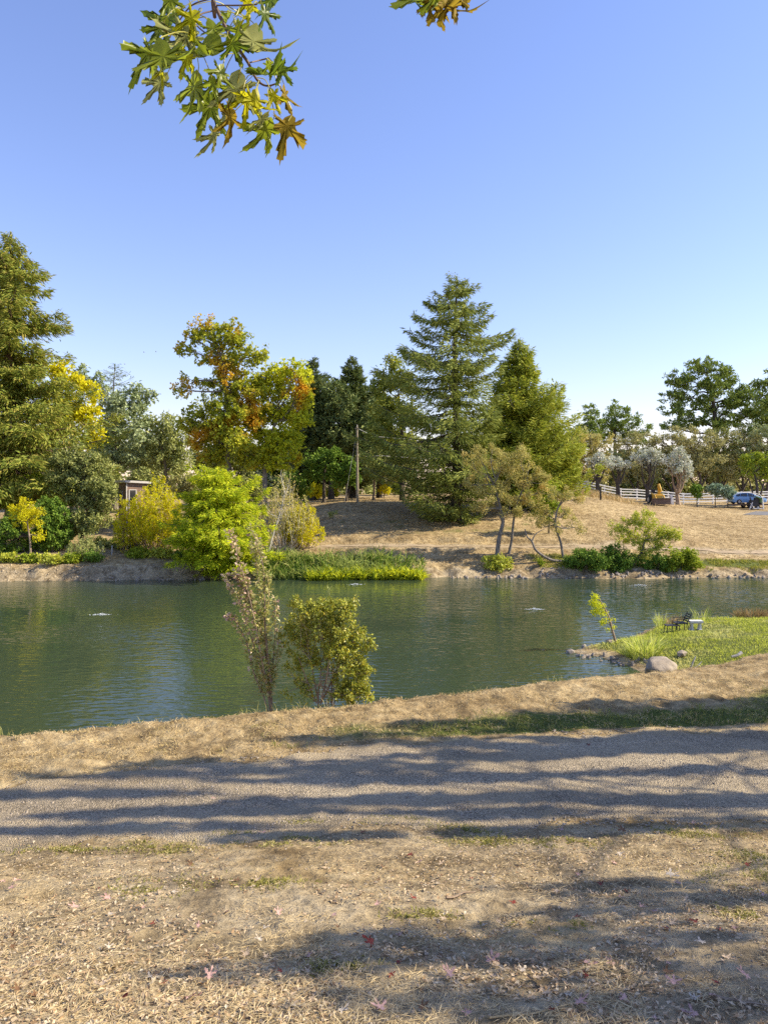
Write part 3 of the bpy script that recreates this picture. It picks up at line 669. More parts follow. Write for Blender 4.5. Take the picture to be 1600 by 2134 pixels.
conifer('bare_conifer', 'thin bare topped conifer rising behind the silvery tree', 238, 102, 760, base_py=1040, prof=[(760, 2, 2), (775, 18, 18), (800, 30, 30), (835, 26, 26), (860, 10, 10)], bark=BK_DARK, leaf=LF_CYP, gap=0.8, nb=6, dens=6, spray=(0.5, 0.12), slope=0.25, curl=0.1, jit=0.3, trunk_r=0.2)
broadleaf('walnut_tree', 'pale drooping tree between the silvery tree and the plane tree', [(345, 1050), (345, 980), (338, 930)], 90, [(318, 885, 30, 18), (350, 880, 30, 16), (300, 915, 26, 20), (340, 920, 42, 26), (380, 920, 26, 30), (320, 955, 40, 26), (370, 960, 36, 28)],
          BK_GREY, LF_PALE, ls=(0.5, 0.18), cov=2.2, cl=0.7, trunk_r=0.25, droop=0.5)
broadleaf('oak_tree', 'grey green oak like mass left of the brown hut', [(170, 1120), (168, 1060), (172, 1010)], 64, [(150, 960, 36, 30), (185, 965, 34, 28), (205, 1000, 32, 34), (150, 1010, 42, 40), (190, 1040, 46, 36), (222, 1030, 20, 30), (175, 1085, 36, 30), (210, 1075, 26, 26), (130, 980, 30, 40), (150, 1105, 22, 18)],
          BK_DARK, LF_OAK, ls=(0.2, 0.13), cov=2.8, cl=0.45, trunk_r=0.2)
broadleaf('green_shrub', 'bright green leafy bush beside the tall left redwood trunk', [(75, 1090), (75, 1040), (74, 1015)], 66, [(60, 1005, 22, 16), (85, 998, 20, 20), (95, 1020, 20, 16), (30, 1020, 30, 20), (5, 1030, 30, 24)], BK_DARK, LF_GRN, ls=(0.26, 0.17), cov=2.6, cl=0.4, trunk_r=0.08, cat='shrub')
broadleaf('evergreen_shrub', 'rounded dark green shrub behind the small yellow tree', [(110, 1150), (110, 1110), (110, 1070)], 61.5, [(100, 1060, 28, 26), (120, 1075, 26, 30), (95, 1100, 34, 34), (125, 1110, 26, 30), (110, 1135, 34, 18), (70, 1115, 30, 34), (20, 1110, 40, 34), (45, 1085, 30, 30)], BK_DARK, LF_DKSH, ls=(0.17, 0.11), cov=3.0, cl=0.35, trunk_r=0.1, cat='shrub')
broadleaf('yellow_tree', 'small yellow tree with a slim pale trunk near the left bank', [(64, 1168), (62, 1130), (58, 1105), (57, 1080)], 58.8, [(40, 1060, 20, 20), (62, 1050, 22, 18), (80, 1065, 16, 18), (45, 1085, 26, 18), (72, 1090, 24, 20), (30, 1075, 14, 14), (75, 1115, 18, 14), (55, 1070, 24, 24)], BK_TAN, LF_YEL2, ls=(0.2, 0.09), cov=0.65, cl=0.45, trunk_r=0.09, shell=.7, twigs=.8)
stem_bush('golden_shrub', 'large golden yellow willow bush right of the brown hut', 325, 62, 992, 62, BK_TAN, LF_YEL2, n=90, ls=(0.26, 0.085), per=95, low=0.25, spread=0.3, sr=0.03)
stem_bush('golden_shrub', 'slim golden shrub in front of the brown hut', 256, 61.5, 1030, 22, BK_TAN, LF_YEL2, n=26, ls=(0.22, 0.08), per=70, low=0.3, spread=0.2)
stem_bush('golden_shrub', 'bright golden bush at the right end of the pale willow', 632, 62, 1046, 42, BK_TAN, LF_YEL2, n=60, ls=(0.24, 0.08), per=80, low=0.12, spread=0.35)
stem_bush('willow_shrub', 'olive pale stemmed willow thicket behind the bald cypress', 590, 61.5, 985, 62, BK_PALE, LF_ALD, n=70, ls=(0.22, 0.06), per=62, low=0.3, spread=0.3, sr=0.03)
stem_bush('weeping_shrub', 'low pale feathery shrub on the bank left of the trodden gap', 178, 59.5, 1112, 38, BK_TAN, LF_PALE, n=46, ls=(0.2, 0.06), per=60, low=0.05, spread=0.5)
# white leaning birch stem in the willow
birch = thing('birch_tree', 'leaning white stemmed sapling in front of the willow thicket', 'tree', tuple(on_ground(554, 59.3, -.05)))
tb = MB(); bp = curve([on_ground(554, 59.3, -.05), P(570, 1110, 59.3), P(583, 1070, 59.3), P(594, 1020, 59.4)], 6); tb.add(*tube(bp, np.linspace(0.1, 0.03, len(bp)), 7))
for _ in range(14):
    k = int(rng.integers(6, len(bp))); limb(tb, bp[k], bp[k] + np.array([rng.normal() * .7, rng.normal() * .4, 0.6 + rng.random() * 1.1]), 0.03, 0.008, n=5, sides=4)
tb.build('trunk', BK_PALE, birch)
cl_ = bp[rng.integers(10, len(bp), 420)] + rng.normal(size=(420, 3)) * np.array([.6, .5, .6]) + np.array([0, 0, .5])
cb = MB(); cb.add(*leaf_quads(cl_, rdir(420) - np.array([0, 0, .5]), rdir(420), 0.17, 0.06)); cb.build('crown', LF_ALD, birch)

# plane trees
broadleaf('plane_tree', 'tall open plane tree with orange patches in its crown', [(474, 1010), (474, 970), (470, 920), (474, 860), (468, 800), (462, 740)], 72,
          [(428, 680, 30, 24), (475, 690, 30, 24), (400, 700, 26, 18), (385, 728, 22, 16), (450, 715, 36, 26), (500, 710, 30, 26), (535, 740, 26, 26), (430, 750, 34, 20, None or 0.5, 1.2), (490, 750, 40, 28), (395, 800, 26, 18, 0.3, 1.2), (380, 815, 22, 22, -0.4, 1.1), (440, 800, 34, 26, 0.8, 1.2), (500, 800, 40, 30), (540, 790, 26, 30),
           (440, 850, 36, 22), (400, 865, 28, 24, 0, 1.3), (500, 860, 44, 30), (455, 900, 40, 24), (410, 920, 32, 26, 0, 1.5), (500, 920, 40, 26), (440, 955, 36, 20), (395, 890, 30, 20, 0, 1.2), (525, 830, 36, 36), (520, 880, 36, 36), (470, 770, 36, 30), (480, 830, 40, 30), (520, 950, 36, 26), (430, 890, 40, 30), (470, 880, 40, 34), (460, 940, 46, 26)],
          BK_GREY, LF_PLANE, ls=(0.27, 0.2), cov=2.0, cl=0.5, trunk_r=0.32, twigs=0.6, shell=.6)
broadleaf('plane_tree', 'dense yellow green plane tree with a rusty orange top', [(552, 1030), (552, 980), (556, 930), (575, 880)], 73, [(578, 778, 26, 22), (610, 770, 30, 22), (634, 785, 18, 20), (560, 810, 32, 28), (600, 815, 36, 30), (636, 825, 18, 26), (550, 860, 36, 30), (590, 865, 40, 32), (628, 870, 24, 30), (560, 915, 40, 30), (600, 920, 40, 30), (575, 960, 40, 24), (612, 965, 22, 18), (530, 955, 30, 22), (535, 890, 26, 30)],
          BK_GREY, LF_PLANE2, ls=(0.28, 0.21), cov=2.5, cl=0.5, trunk_r=0.26)

# bald cypress on the shore
conifer('bald_cypress', 'bright lime green feathery bald cypress at the water edge', 452, 57.9, 975, prof=[(975, 6, 6), (995, 44, 30), (1025, 58, 58), (1060, 72, 86), (1090, 84, 92), (1115, 96, 104), (1145, 92, 100), (1170, 78, 80), (1188, 40, 40)], bark=BK_DARK, leaf=LF_BALD, gap=0.36, nb=8, dens=52, spray=(0.36, 0.09), slope=0.16, curl=-0.12, jit=0.2, drop=0.6, trunk_r=0.16, clump=0.6, vj=.10, sj=.28)
cy = bpy.data.objects['bald_cypress']
tb = MB()
for pxx, r_ in ((430, .16), (444, .13)):
    a = on_ground(pxx, 57.9, -.2); tb.add(*tube(curve([a, a + [0.05, 0, 1.2], a + [0.2, 0, 3.0]], 5), np.linspace(r_ * 1.5, r_ * .6, 11), 7))
tb.build('trunk', BK_DARK, cy)

# alders on the far bank: crooked bare trunks, thin crowns
broadleaf('alder_tree', 'olive alder with a dark forked trunk left of its twin', [(1035, 1158), (1040, 1120), (1048, 1085), (1040, 1050), (1030, 1010)], 60.8,
          [(995, 950, 24, 24), (1025, 945, 28, 22), (1005, 985, 28, 24), (1040, 980, 34, 28), (1075, 960, 28, 22), (1010, 1025, 34, 28), (1050, 1020, 34, 30), (1020, 1060, 34, 22), (1060, 1055, 30, 24), (1000, 1060, 22, 22), (985, 965, 22, 24), (985, 1010, 24, 26), (1050, 950, 26, 22)],
          BK_GREY, LF_ALD, ls=(0.15, 0.08), cov=0.62, cl=0.5, trunk_r=0.2, shell=.75, twigs=0.9, stems=[([(1047, 1088, 0), (1036, 1060, .2), (1028, 1030, .3), (1010, 990, .4)], .09)])
broadleaf('alder_tree', 'slimmer olive alder leaning right behind the forked one', [(1060, 1156), (1066, 1125), (1069, 1092), (1076, 1055), (1090, 1015)], 61.2,
          [(1100, 970, 28, 22), (1120, 990, 26, 24), (1090, 1005, 32, 28), (1125, 1025, 26, 26), (1095, 1040, 30, 26), (1085, 935, 24, 16), (1110, 1055, 30, 22), (1080, 1070, 30, 20), (1070, 985, 28, 24), (1135, 1000, 20, 22)],
          BK_GREY, LF_ALD, ls=(0.15, 0.08), cov=0.62, cl=0.5, trunk_r=0.13, shell=.75, twigs=0.9)
broadleaf('alder_tree', 'small crooked alder with a zigzag trunk on the right', [(1174, 1160), (1168, 1130), (1156, 1095), (1160, 1065), (1172, 1040)], 60.3,
          [(1150, 1035, 28, 22), (1185, 1030, 26, 22), (1200, 1045, 18, 20), (1135, 1065, 26, 22), (1180, 1070, 26, 22), (1150, 1095, 28, 20), (1190, 1095, 22, 16), (1215, 1105, 16, 12), (1125, 1095, 22, 18)],
          BK_GREY, LF_ALD, ls=(0.15, 0.08), cov=0.5, cl=0.45, trunk_r=0.11, shell=.75, twigs=0.9, stems=[([(1162, 1058, 0), (1178, 1040, 0), (1196, 1025, .2)], .06)])
fl = thing('fallen_limb', 'crooked grey limb sprawling on the bank between the alders', 'branch', tuple(on_ground(1172, 59.6)))
tb = MB(); q = curve([on_ground(1190, 59.6, 0.08), on_ground(1150, 59.5, 0.16), P(1118, 1148, 59.5), P(1108, 1128, 59.6), P(1098, 1118, 59.6), P(1093, 1102, 59.7)], 6); tb.add(*tube(q, np.linspace(0.14, 0.04, len(q)), 6))
q2 = curve([P(1108, 1128, 59.6), P(1116, 1113, 59.7), P(1135, 1102, 59.8)], 6); tb.add(*tube(q2, np.linspace(0.06, 0.02, len(q2)), 5)); tb.build('limb', BK_GREY, fl)
broadleaf('green_tree', 'bright green young tree between alder and pale conifer', [(1143, 1120), (1143, 1080), (1142, 1050)], 66, [(1142, 1015, 18, 22), (1135, 1045, 22, 24), (1150, 1060, 18, 24), (1130, 1075, 20, 18)], BK_DARK, LF_GRN, ls=(0.2, 0.12), cov=2.0, cl=0.4, trunk_r=0.08)

# waterside shrubs on the right
broadleaf('waterside_shrub', 'dark low shrub overhanging the water right of the alders', [(1238, 1192), (1238, 1175), (1238, 1165)], 58.6, [(1190, 1172, 24, 14), (1215, 1160, 26, 18), (1245, 1165, 30, 22), (1280, 1158, 28, 24), (1300, 1170, 26, 18), (1250, 1182, 36, 10), (1200, 1182, 24, 8), (1290, 1183, 26, 10)], BK_DARK, LF_DKSH, ls=(0.17, 0.11), cov=2.8, cl=0.3, trunk_r=0.06, cat='shrub')
broadleaf('waterside_tree', 'light green willowy tree leaning right over the waterside shrub', [(1312, 1188), (1325, 1168), (1338, 1150), (1342, 1125)], 58.9, [(1290, 1100, 26, 22), (1330, 1085, 28, 22), (1350, 1080, 24, 20), (1310, 1120, 32, 22), (1350, 1115, 32, 26), (1385, 1105, 28, 20), (1400, 1120, 18, 18), (1375, 1140, 30, 22), (1335, 1150, 24, 20)], BK_GREY, LF_BUSH, ls=(0.17, 0.08), cov=1.0, cl=0.45, trunk_r=0.12, twigs=0.8, shell=.7)
broadleaf('waterside_shrub', 'round fresh green bush at the right end of the far shrubs', [(1425, 1196), (1425, 1180), (1425, 1170)], 58.7, [(1410, 1160, 20, 16), (1435, 1155, 20, 16), (1420, 1175, 28, 18), (1445, 1175, 16, 16), (1400, 1180, 18, 12)], BK_DARK, LF_GRN, ls=(0.16, 0.1), cov=2.6, cl=0.3, trunk_r=0.05, cat='shrub')
broadleaf('waterside_shrub', 'dark shrub between the leaning willowy tree and the round bush', [(1370, 1196), (1370, 1182), (1370, 1172)], 58.5, [(1345, 1175, 20, 14), (1370, 1168, 22, 16), (1385, 1180, 20, 12)], BK_DARK, LF_DKSH, ls=(0.16, 0.1), cov=2.4, cl=0.3, trunk_r=0.05, cat='shrub')
broadleaf('waterside_shrub', 'small bushy shrub at the foot of the forked alder', [(1036, 1190), (1036, 1178), (1036, 1170)], 58.9, [(1020, 1172, 18, 14), (1045, 1168, 20, 14), (1032, 1180, 26, 9), (1060, 1178, 14, 8)], BK_DARK, LF_BUSH, ls=(0.16, 0.1), cov=2.4, cl=0.28, trunk_r=0.05, cat='shrub')
broadleaf('waterside_shrub', 'tiny green shrub between the two alder groups', [(1126, 1182), (1126, 1174), (1126, 1170)], 58.9, [(1126, 1170, 8, 9)], BK_DARK, LF_GRN, ls=(0.14, 0.09), cov=2.4, cl=0.2, trunk_r=0.03, cat='shrub')
# brambles and ivy along the left bank
for px, Y, r, mt, lab in [(15, 58.0, 22, LF_BUSH, 'low bramble clump at the far left of the bank'), (60, 57.8, 24, LF_GRN, 'low bramble clump at the foot of the small yellow tree'), (105, 57.9, 26, LF_BUSH, 'low bramble clump below the rounded dark shrub'),
                          (150, 57.9, 24, LF_GRN, 'low bramble clump below the feathery shrub'), (192, 58.2, 22, LF_DKSH, 'dark bramble clump left of the trodden gap'), (290, 60.0, 28, LF_GRN, 'bramble clump below the large golden willow'),
                          (340, 60.0, 30, LF_BUSH, 'bramble clump under the golden willow beside the bald cypress'), (385, 59.0, 26, LF_DKSH, 'dark bramble behind the bald cypress foot'), (240, 63, 26, LF_OAK, 'dark undergrowth in front of the hut'),
                          (205, 63.5, 26, LF_OAK, 'dark undergrowth left of the hut'), (275, 63.5, 22, LF_DKSH, 'dark undergrowth right below the hut door'), (0, 60.5, 40, LF_DKSH, 'shaded undergrowth at the left photo edge')]:
    g0 = on_ground(px, Y); py = HZN + (EYE - g0[2]) * FPX / Y
    broadleaf('bramble', lab, [(px, py), (px, py - 6)], Y, [(px - r * .5, py - 8, r * .6, 9), (px + r * .5, py - 7, r * .6, 9), (px, py - 11, r * .7, 9), (px + r * .1, py - 4, r, 6)], BK_DARK, mt, ls=(0.17, 0.12), cov=2.4, cl=0.26, trunk_r=0.03, cat='shrub', depth=1.3)
broadleaf('small_shrub', 'lone little shrub on the shaded slope', [(693, 1092), (693, 1080), (693, 1074)], 70, [(693, 1072, 9, 10)], BK_DARK, LF_OAK, ls=(0.14, 0.08), cov=1.6, cl=0.25, trunk_r=0.03, cat='shrub')

# right hand hill: pines, woodland, pollarded silver trees
pine_l = [(1445, 768, 22, 18), (1470, 762, 26, 16), (1500, 775, 28, 18), (1420, 790, 28, 16), (1400, 800, 16, 20), (1470, 800, 40, 22), (1520, 800, 34, 22), (1415, 825, 34, 18), (1460, 840, 40, 20), (1510, 840, 44, 26), (1550, 820, 30, 26), (1410, 855, 28, 16), (1440, 875, 40, 20), (1500, 880, 50, 24), (1560, 865, 40, 30), (1400, 888, 26, 14)]
broadleaf('pine_tree', 'largest spreading pine on the right skyline', [(1500, 1030), (1496, 950), (1490, 900), (1488, 850), (1480, 800)], 128, pine_l, BK_DARK, LF_PINE, ls=(0.55, 0.2), cov=2.0, cl=0.95, trunk_r=0.5, flat=0.5, shell=.6)
broadleaf('pine_tree', 'pine cut off by the right photo edge', [(1602, 1030), (1602, 950), (1600, 880)], 124, [(1590, 800, 18, 18), (1612, 790, 24, 20), (1595, 840, 30, 26), (1625, 840, 30, 40), (1600, 880, 34, 26), (1570, 905, 30, 24)], BK_DARK, LF_PINE, ls=(0.55, 0.2), cov=2.0, cl=0.9, trunk_r=0.45, flat=0.5)
broadleaf('pine_tree', 'flat topped far pine with layered boughs above the fence', [(1283, 1030), (1283, 960), (1280, 910), (1282, 880)], 142, [(1280, 852, 20, 14), (1300, 862, 18, 12), (1260, 880, 24, 14), (1290, 885, 30, 14), (1320, 875, 16, 14), (1340, 892, 16, 10), (1310, 905, 30, 16), (1265, 905, 30, 16), (1330, 915, 20, 14)], BK_DARK, LF_PINE, ls=(0.55, 0.2), cov=1.8, cl=0.9, trunk_r=0.4, flat=0.5)
broadleaf('pine_tree', 'narrow far pine left of the flat topped one', [(1230, 1030), (1230, 950), (1228, 900)], 140, [(1226, 858, 14, 16), (1240, 862, 10, 14), (1220, 885, 22, 16), (1240, 890, 22, 18), (1200, 890, 14, 10), (1225, 915, 30, 18), (1200, 915, 20, 16)], BK_DARK, LF_PINE, ls=(0.55, 0.2), cov=1.5, cl=0.9, trunk_r=0.35, flat=0.38)
wl = [('behind the first two pollarded trees', 1225, 935, LF_ALD), ('behind the third pollarded tree', 1325, 940, LF_BRN), ('behind the fourth pollarded tree', 1400, 935, LF_BRN), ('with open limbs right of the pollarded row', 1455, 930, LF_BRN), ('under the largest pine', 1500, 935, LF_OAK), ('above the blue car', 1545, 930, LF_BRN), ('at the right photo edge', 1595, 925, LF_SILV)]
for lab, px, py, mt in wl:
    lo = [(px + dx, py + dyy, 26, 20) for dx, dyy in ((-28, -14), (4, -28), (28, -12), (-14, 8), (18, 10), (-34, 22), (34, 26), (0, 34), (-20, 48), (22, 52))]
    broadleaf('woodland_tree', 'twiggy brown olive woodland tree ' + lab, [(px, 1035), (px + 4, 1000), (px - 3, 975), (px, 945)], 114 + rng.random() * 6, lo, BK_DARK, mt, ls=(0.32, 0.17), cov=0.85, cl=0.8, trunk_r=0.22, twigs=0.9, min_r=0.03, group='woodland behind the white fence',
              stems=[([(px + 3, 1020, 0), (px + 20, 985, .3), (px + 30, 950, .4)], .16), ([(px - 2, 1020, 0), (px - 22, 985, .3), (px - 28, 955, .4)], .14)])
for lab, px, by, cy_, r, ht in [('first pollarded silver leaved tree at the left end of the fence', 1246, 1013, 962, 25, 20), ('second pollarded silver leaved tree, close to the first', 1288, 1017, 966, 24, 20), ('third and widest pollarded silver leaved tree', 1350, 1028, 955, 34, 24), ('fourth pollarded silver leaved tree, white crowned and right of the digger', 1413, 1035, 965, 28, 36)]:
    lo = [(px - r * .6, cy_ - 2, r * .5, ht * .5), (px + r * .6, cy_, r * .5, ht * .55), (px, cy_ - ht * .45, r * .65, ht * .5), (px - r * .2, cy_ + ht * .1, r * .6, ht * .5), (px + r * .3, cy_ + ht * .35, r * .45, ht * .4)]
    if ht > 30: lo += [(px + r * .7, cy_ + 22, r * .4, 16), (px + r * .5, cy_ + 40, r * .35, 10)]
    broadleaf('pollarded_tree', lab, [(px, by), (px - 1, by - 14), (px, by - 26)], 96, lo, BK_TAN if ht > 30 else BK_DARK, LF_WHT, ls=(0.3, 0.15), cov=1.2, cl=0.5, trunk_r=0.3, twigs=0.8, min_r=0.03, group='row of pollarded trees at the fence',
              stems=[([(px + 2, by - 8, 0), (px + 10, by - 26, .2), (px + 15, cy_ + 6, .3)], .16), ([(px - 2, by - 8, 0), (px - 10, by - 26, .2), (px - 15, cy_ + 6, .3)], .16), ([(px, by - 10, 0), (px + 4, by - 30, -.3), (px + 4, cy_, -.2)], .13)])
for lab, px, cy_, r, mt in [('rounded green shrub nearest the digger by the fence', 1452, 1023, 13, LF_DKSH), ('largest blue grey shrub in front of the fence', 1490, 1018, 16, LF_BLUE), ('low blue grey shrub just left of the blue car', 1516, 1026, 14, LF_BLUE)]:
    broadleaf('fence_shrub', lab, [(px, cy_ + 16), (px, cy_ + 4)], 98, [(px - r * .5, cy_, r * .6, 9), (px + r * .5, cy_ + 1, r * .6, 9), (px, cy_ - 5, r * .7, 9), (px, cy_ + 8, r * .9, 7)], BK_DARK, mt, ls=(0.26, 0.16), cov=2.8, cl=0.4, trunk_r=0.06, cat='shrub')
broadleaf('small_tree', 'green topped multi stemmed tree beside the blue car', [(1578, 1045), (1576, 1010), (1572, 985)], 101, [(1555, 962, 18, 14), (1575, 952, 18, 14), (1590, 965, 16, 16), (1560, 980, 18, 10), (1595, 985, 20, 16), (1608, 965, 20, 20)], BK_DARK, LF_GRN, ls=(0.28, 0.18), cov=2.0, cl=0.5, trunk_r=0.22, twigs=0.8, stems=[([(1582, 1040, 0), (1592, 1005, .2), (1598, 985, .3)], .14), ([(1570, 1035, 0), (1562, 1005, .2), (1556, 985, .3)], .11)])

# ------------------------------------------------------------------ small buildings, fence, pole, vehicles on the far side
M_SIDING = plain('hut_siding', (0.30, 0.20, 0.145), 0.85, var=0.2, scale=6)
M_ROOF = plain('hut_roof', (0.16, 0.16, 0.18), 0.8)
M_FASCIA = plain('pale_fascia', (0.60, 0.56, 0.50), 0.7)
M_DARKGL = plain('dark_glass', (0.015, 0.02, 0.025), 0.08, spec=0.6)
M_WHITE = plain('white_paint', (0.60, 0.60, 0.60), 0.55, var=0.08)
M_WOOD = plain('grey_pole_wood', (0.36, 0.30, 0.21), 0.85, var=0.25, scale=8)
M_WIRE = plain('wire', (0.55, 0.53, 0.5), 0.5)
M_YELLOW = plain('digger_yellow', (0.66, 0.40, 0.05), 0.5, var=0.2)
M_RUST = plain('rusty_steel', (0.13, 0.09, 0.065), 0.85, var=0.35, scale=6)
M_RUBBER = plain('rubber', (0.03, 0.03, 0.03), 0.85)
M_BLUE = plain('blue_car_paint', (0.17, 0.34, 0.60), 0.28, var=0.03, spec=0.6)
M_STEEL = plain('grey_metal', (0.42, 0.42, 0.42), 0.45, metal=0.5)
M_BLACK = plain('black_metal', (0.035, 0.03, 0.028), 0.6)
M_CONC = plain('pale_stone', (0.66, 0.64, 0.60), 0.85, var=0.15)
M_PLASTIC = plain('white_cover', (0.75, 0.75, 0.73), 0.4, var=0.05)
M_GREENP = plain('green_tarp', (0.16, 0.26, 0.08), 0.5, var=0.2)

def part(name, mat, parent, *shapes, smooth=False):
    b = MB()
    for s in shapes: b.add(*s)
    return b.build(name, mat, parent, smooth)

# hut: corner towards us, two walls, nearly flat gable roof with pale fascia, a door and a window
hb = on_ground(264, 74, -0.1); hut = thing('hut', 'small brown flat roofed hut behind the golden bushes', 'hut', tuple(hb))
s = 74 / FPX
zt = P(0, 1006, 74)[2] - hb[2]
rz = math.radians(38)
W1, W2 = 2.0, 2.2
ca, sa = math.cos(rz), math.sin(rz)
def hl(u, v, z): return hb + np.array([u * ca - v * sa, u * sa + v * ca, z])       # u along the right wall, v along the left wall (away)
part('wall', M_SIDING, hut, box(hl(W1 / 2, W2 / 2, zt / 2), (W1, W2, zt), rz))
for k in range(int(zt / 0.2)):
    part('siding_board', M_SIDING, hut, box(hl(W1 / 2, -0.02, 0.12 + k * 0.2), (W1, 0.03, 0.17), rz, rx=0.06), box(hl(-0.02, W2 / 2, 0.12 + k * 0.2), (0.03, W2, 0.17), rz))
part('corner_post', M_FASCIA, hut, box(hl(-0.03, -0.05, zt / 2), (0.1, 0.1, zt), rz))
rf = part('roof', M_ROOF, hut, box(hl(W1 / 2, W2 / 2, zt + 0.11), (W1 + 0.6, W2 + 0.6, 0.14), rz, ry=0.05))
part('fascia', M_FASCIA, rf, box(hl(W1 / 2, -0.33, zt + 0.08), (W1 + 0.58, 0.04, 0.2), rz, ry=0.05), box(hl(-0.33, W2 / 2, zt + 0.14), (0.04, W2 + 0.58, 0.2), rz))
dr = part('door', M_BLACK, hut, box(hl(0.55, -0.07, zt - 1.75), (0.6, 0.06, 2.0), rz)); part('door_pane', M_DARKGL, dr, box(hl(0.55, -0.11, zt - 1.65), (0.36, 0.03, 1.4), rz))
part('door_frame', M_FASCIA, hut, box(hl(0.21, -0.08, zt - 1.72), (0.08, 0.08, 2.1), rz), box(hl(0.89, -0.08, zt - 1.72), (0.08, 0.08, 2.1), rz), box(hl(0.55, -0.08, zt - 0.68), (0.76, 0.08, 0.08), rz))
wd = part('window', M_DARKGL, hut, box(hl(-0.07, 1.45, zt - 1.3), (0.04, 0.9, 0.9), rz)); part('window_frame', M_WHITE, wd, box(hl(-0.09, 1.45, zt - 0.82), (0.06, 1.05, 0.08), rz), box(hl(-0.09, 0.96, zt - 1.3), (0.06, 0.08, 0.9), rz), box(hl(-0.09, 1.94, zt - 1.3), (0.06, 0.08, 0.9), rz))

# two pale stakes in the undergrowth
for px, lab in ((214, 'left of two short pale stakes in the undergrowth below the hut'), (233, 'right of two short pale stakes in the undergrowth below the hut')):
    a = on_ground(px, 60.6, -0.1); st_ = MB(); st_.add(*tube([a, a + [0.01, 0, .35], a + [0.02, 0, .75]], [0.04, 0.04, 0.035], 7)); st_.add(*box(a + [0.02, 0, .76], (.1, .1, .03)))
    tag(st_.build('stake', M_WHITE, origin=tuple(a)), lab, 'stake')

# ranch fence
fa, fb_ = np.array([23.2, 95.5]), np.array([56.5, 109.0]); nP = 15
fence = thing('white_fence', 'white four rail ranch fence along the far hill', 'fence', (fa[0], fa[1], gz(*fa)))
pp = [fa + (fb_ - fa) * i / (nP - 1) for i in range(nP)]; pz_ = [gz(*q) for q in pp]
ang = math.atan2(*(fb_ - fa)[::-1])
for q, z in zip(pp, pz_): part('post', M_WHITE, fence, box((q[0], q[1], z + 0.70), (0.14, 0.14, 1.55), ang), box((q[0], q[1], z + 1.49), (0.18, 0.18, 0.05), ang))
for i in range(nP - 1):
    for h in (0.32, 0.70, 1.06, 1.38):
        a = np.array([*pp[i], pz_[i] + h]); b = np.array([*pp[i + 1], pz_[i + 1] + h]); Ld = np.linalg.norm(b - a)
        nv = np.array([math.sin(ang), -math.cos(ang), 0]) * 0.09
        part('rail', M_WHITE, fence, box((a + b) / 2 + nv, (Ld, 0.04, 0.14), ang, ry=-math.asin((b[2] - a[2]) / Ld)))
# power pole with guy wire and two service lines
pb = on_ground(745, 80, -0.2); pt = P(744, 889, 80)
pole = thing('power_pole', 'weathered wooden power pole on the shaded knoll', 'pole', tuple(pb))
part('shaft', M_WOOD, pole, tube([pb, (pb + pt) / 2, pt], [0.15, 0.13, 0.10], 9))
part('crossarm', M_WOOD, pole, box(pt + [0, -.12, -.2], (0.5, .09, .1)))
for k, (h, e) in enumerate([(0.15, (800, 911)), (2.9, (800, 950))]):
    a = pt - [0, 0, h]; b = P(e[0], e[1], 80.5); b2 = P(e[0] + 130, e[1] + 10, 84)
    q = curve([a, (a + b) / 2 - [0, 0, .18], b, b2], 6); part('wire', M_WIRE, pole, tube(q, 0.022, 4))
part('guy_wire', M_WIRE, pole, tube([pt - [0, 0, .4], on_ground(718, 80.3, 0)], 0.014, 4))
part('insulator', M_FASCIA, pole, tube([pt + [0, 0, 0], pt + [0, 0, .2]], 0.05, 6))
ln = MB(); ln.add(*tube(curve([P(1200, 921, 118), P(1260, 918, 118), P(1330, 912, 118)], 6), 0.05, 4)); lo_ = ln.build('power_line', M_WIRE, origin=tuple(P(1260, 918, 118))); tag(lo_, 'thin pale power line above the left end of the fence', 'wire')
# dark lone post
a = on_ground(1251, 84, -.1); b_ = MB(); b_.add(*box(a + [0, 0, .72], (.16, .16, 1.55))); b_.add(*box(a + [0, 0, 1.52], (.19, .19, .06))); tag(b_.build('post', M_BLACK, origin=tuple(a)), 'lone dark post on the slope left of the digger', 'post')

def wheel(name, parent, c, r, w, mat=M_RUBBER, rim=M_STEEL, axis='y'):
    c = np.asarray(c, float); d = np.array([0, w / 2, 0]) if axis == 'y' else np.array([w / 2, 0, 0])
    o = part(name, mat, parent, tube([c - d, c - d * .8, c + d * .8, c + d], [r * .88, r, r, r * .88], 18), smooth=False)
    part('rim', rim, o, tube([c - d * 1.12, c - d * 0.9], [r * .5, r * .55], 14), tube([c + d * .9, c + d * 1.12], [r * .55, r * .5], 14))
    return o

# yellow digger seen from the front: wide bucket, engine cover, folded boom
db = on_ground(1372, 92, 0.0); dg = thing('digger', 'old yellow digger with a wide rusty bucket on the dry hill', 'digger', tuple(db))
c = db
part('bucket', M_RUST, dg, box(c + [-.15, -1.6, .40], (2.0, .07, .72), rx=-.12), box(c + [-.15, -1.25, .08], (2.0, .75, .06)), box(c + [-1.13, -1.28, .40], (.05, .7, .66)), box(c + [.83, -1.28, .40], (.05, .7, .66)), box(c + [-.15, -1.64, .75], (2.05, .1, .07)))
part('engine_cover', M_YELLOW, dg, box(c + [-.1, .3, .95], (.85, 1.7, .6), taper=.85), box(c + [-.1, -.5, .85], (.7, .3, .5)))
for sx in (-.62, .4):
    part('loader_arm', M_YELLOW, dg, tube([c + [sx, .6, 1.35], c + [sx, -.4, 1.1], c + [sx, -1.2, .45]], [.1, .11, .08], 5))
bo = part('boom', M_YELLOW, dg, tube([c + [.45, 1.3, .9], c + [.5, 1.2, 1.7], c + [.38, 1.0, 2.45]], [.2, .2, .14], 6), tube([c + [.38, 1.0, 2.45], c + [.46, .8, 2.0], c + [.6, .7, 1.5]], [.14, .12, .1], 6))
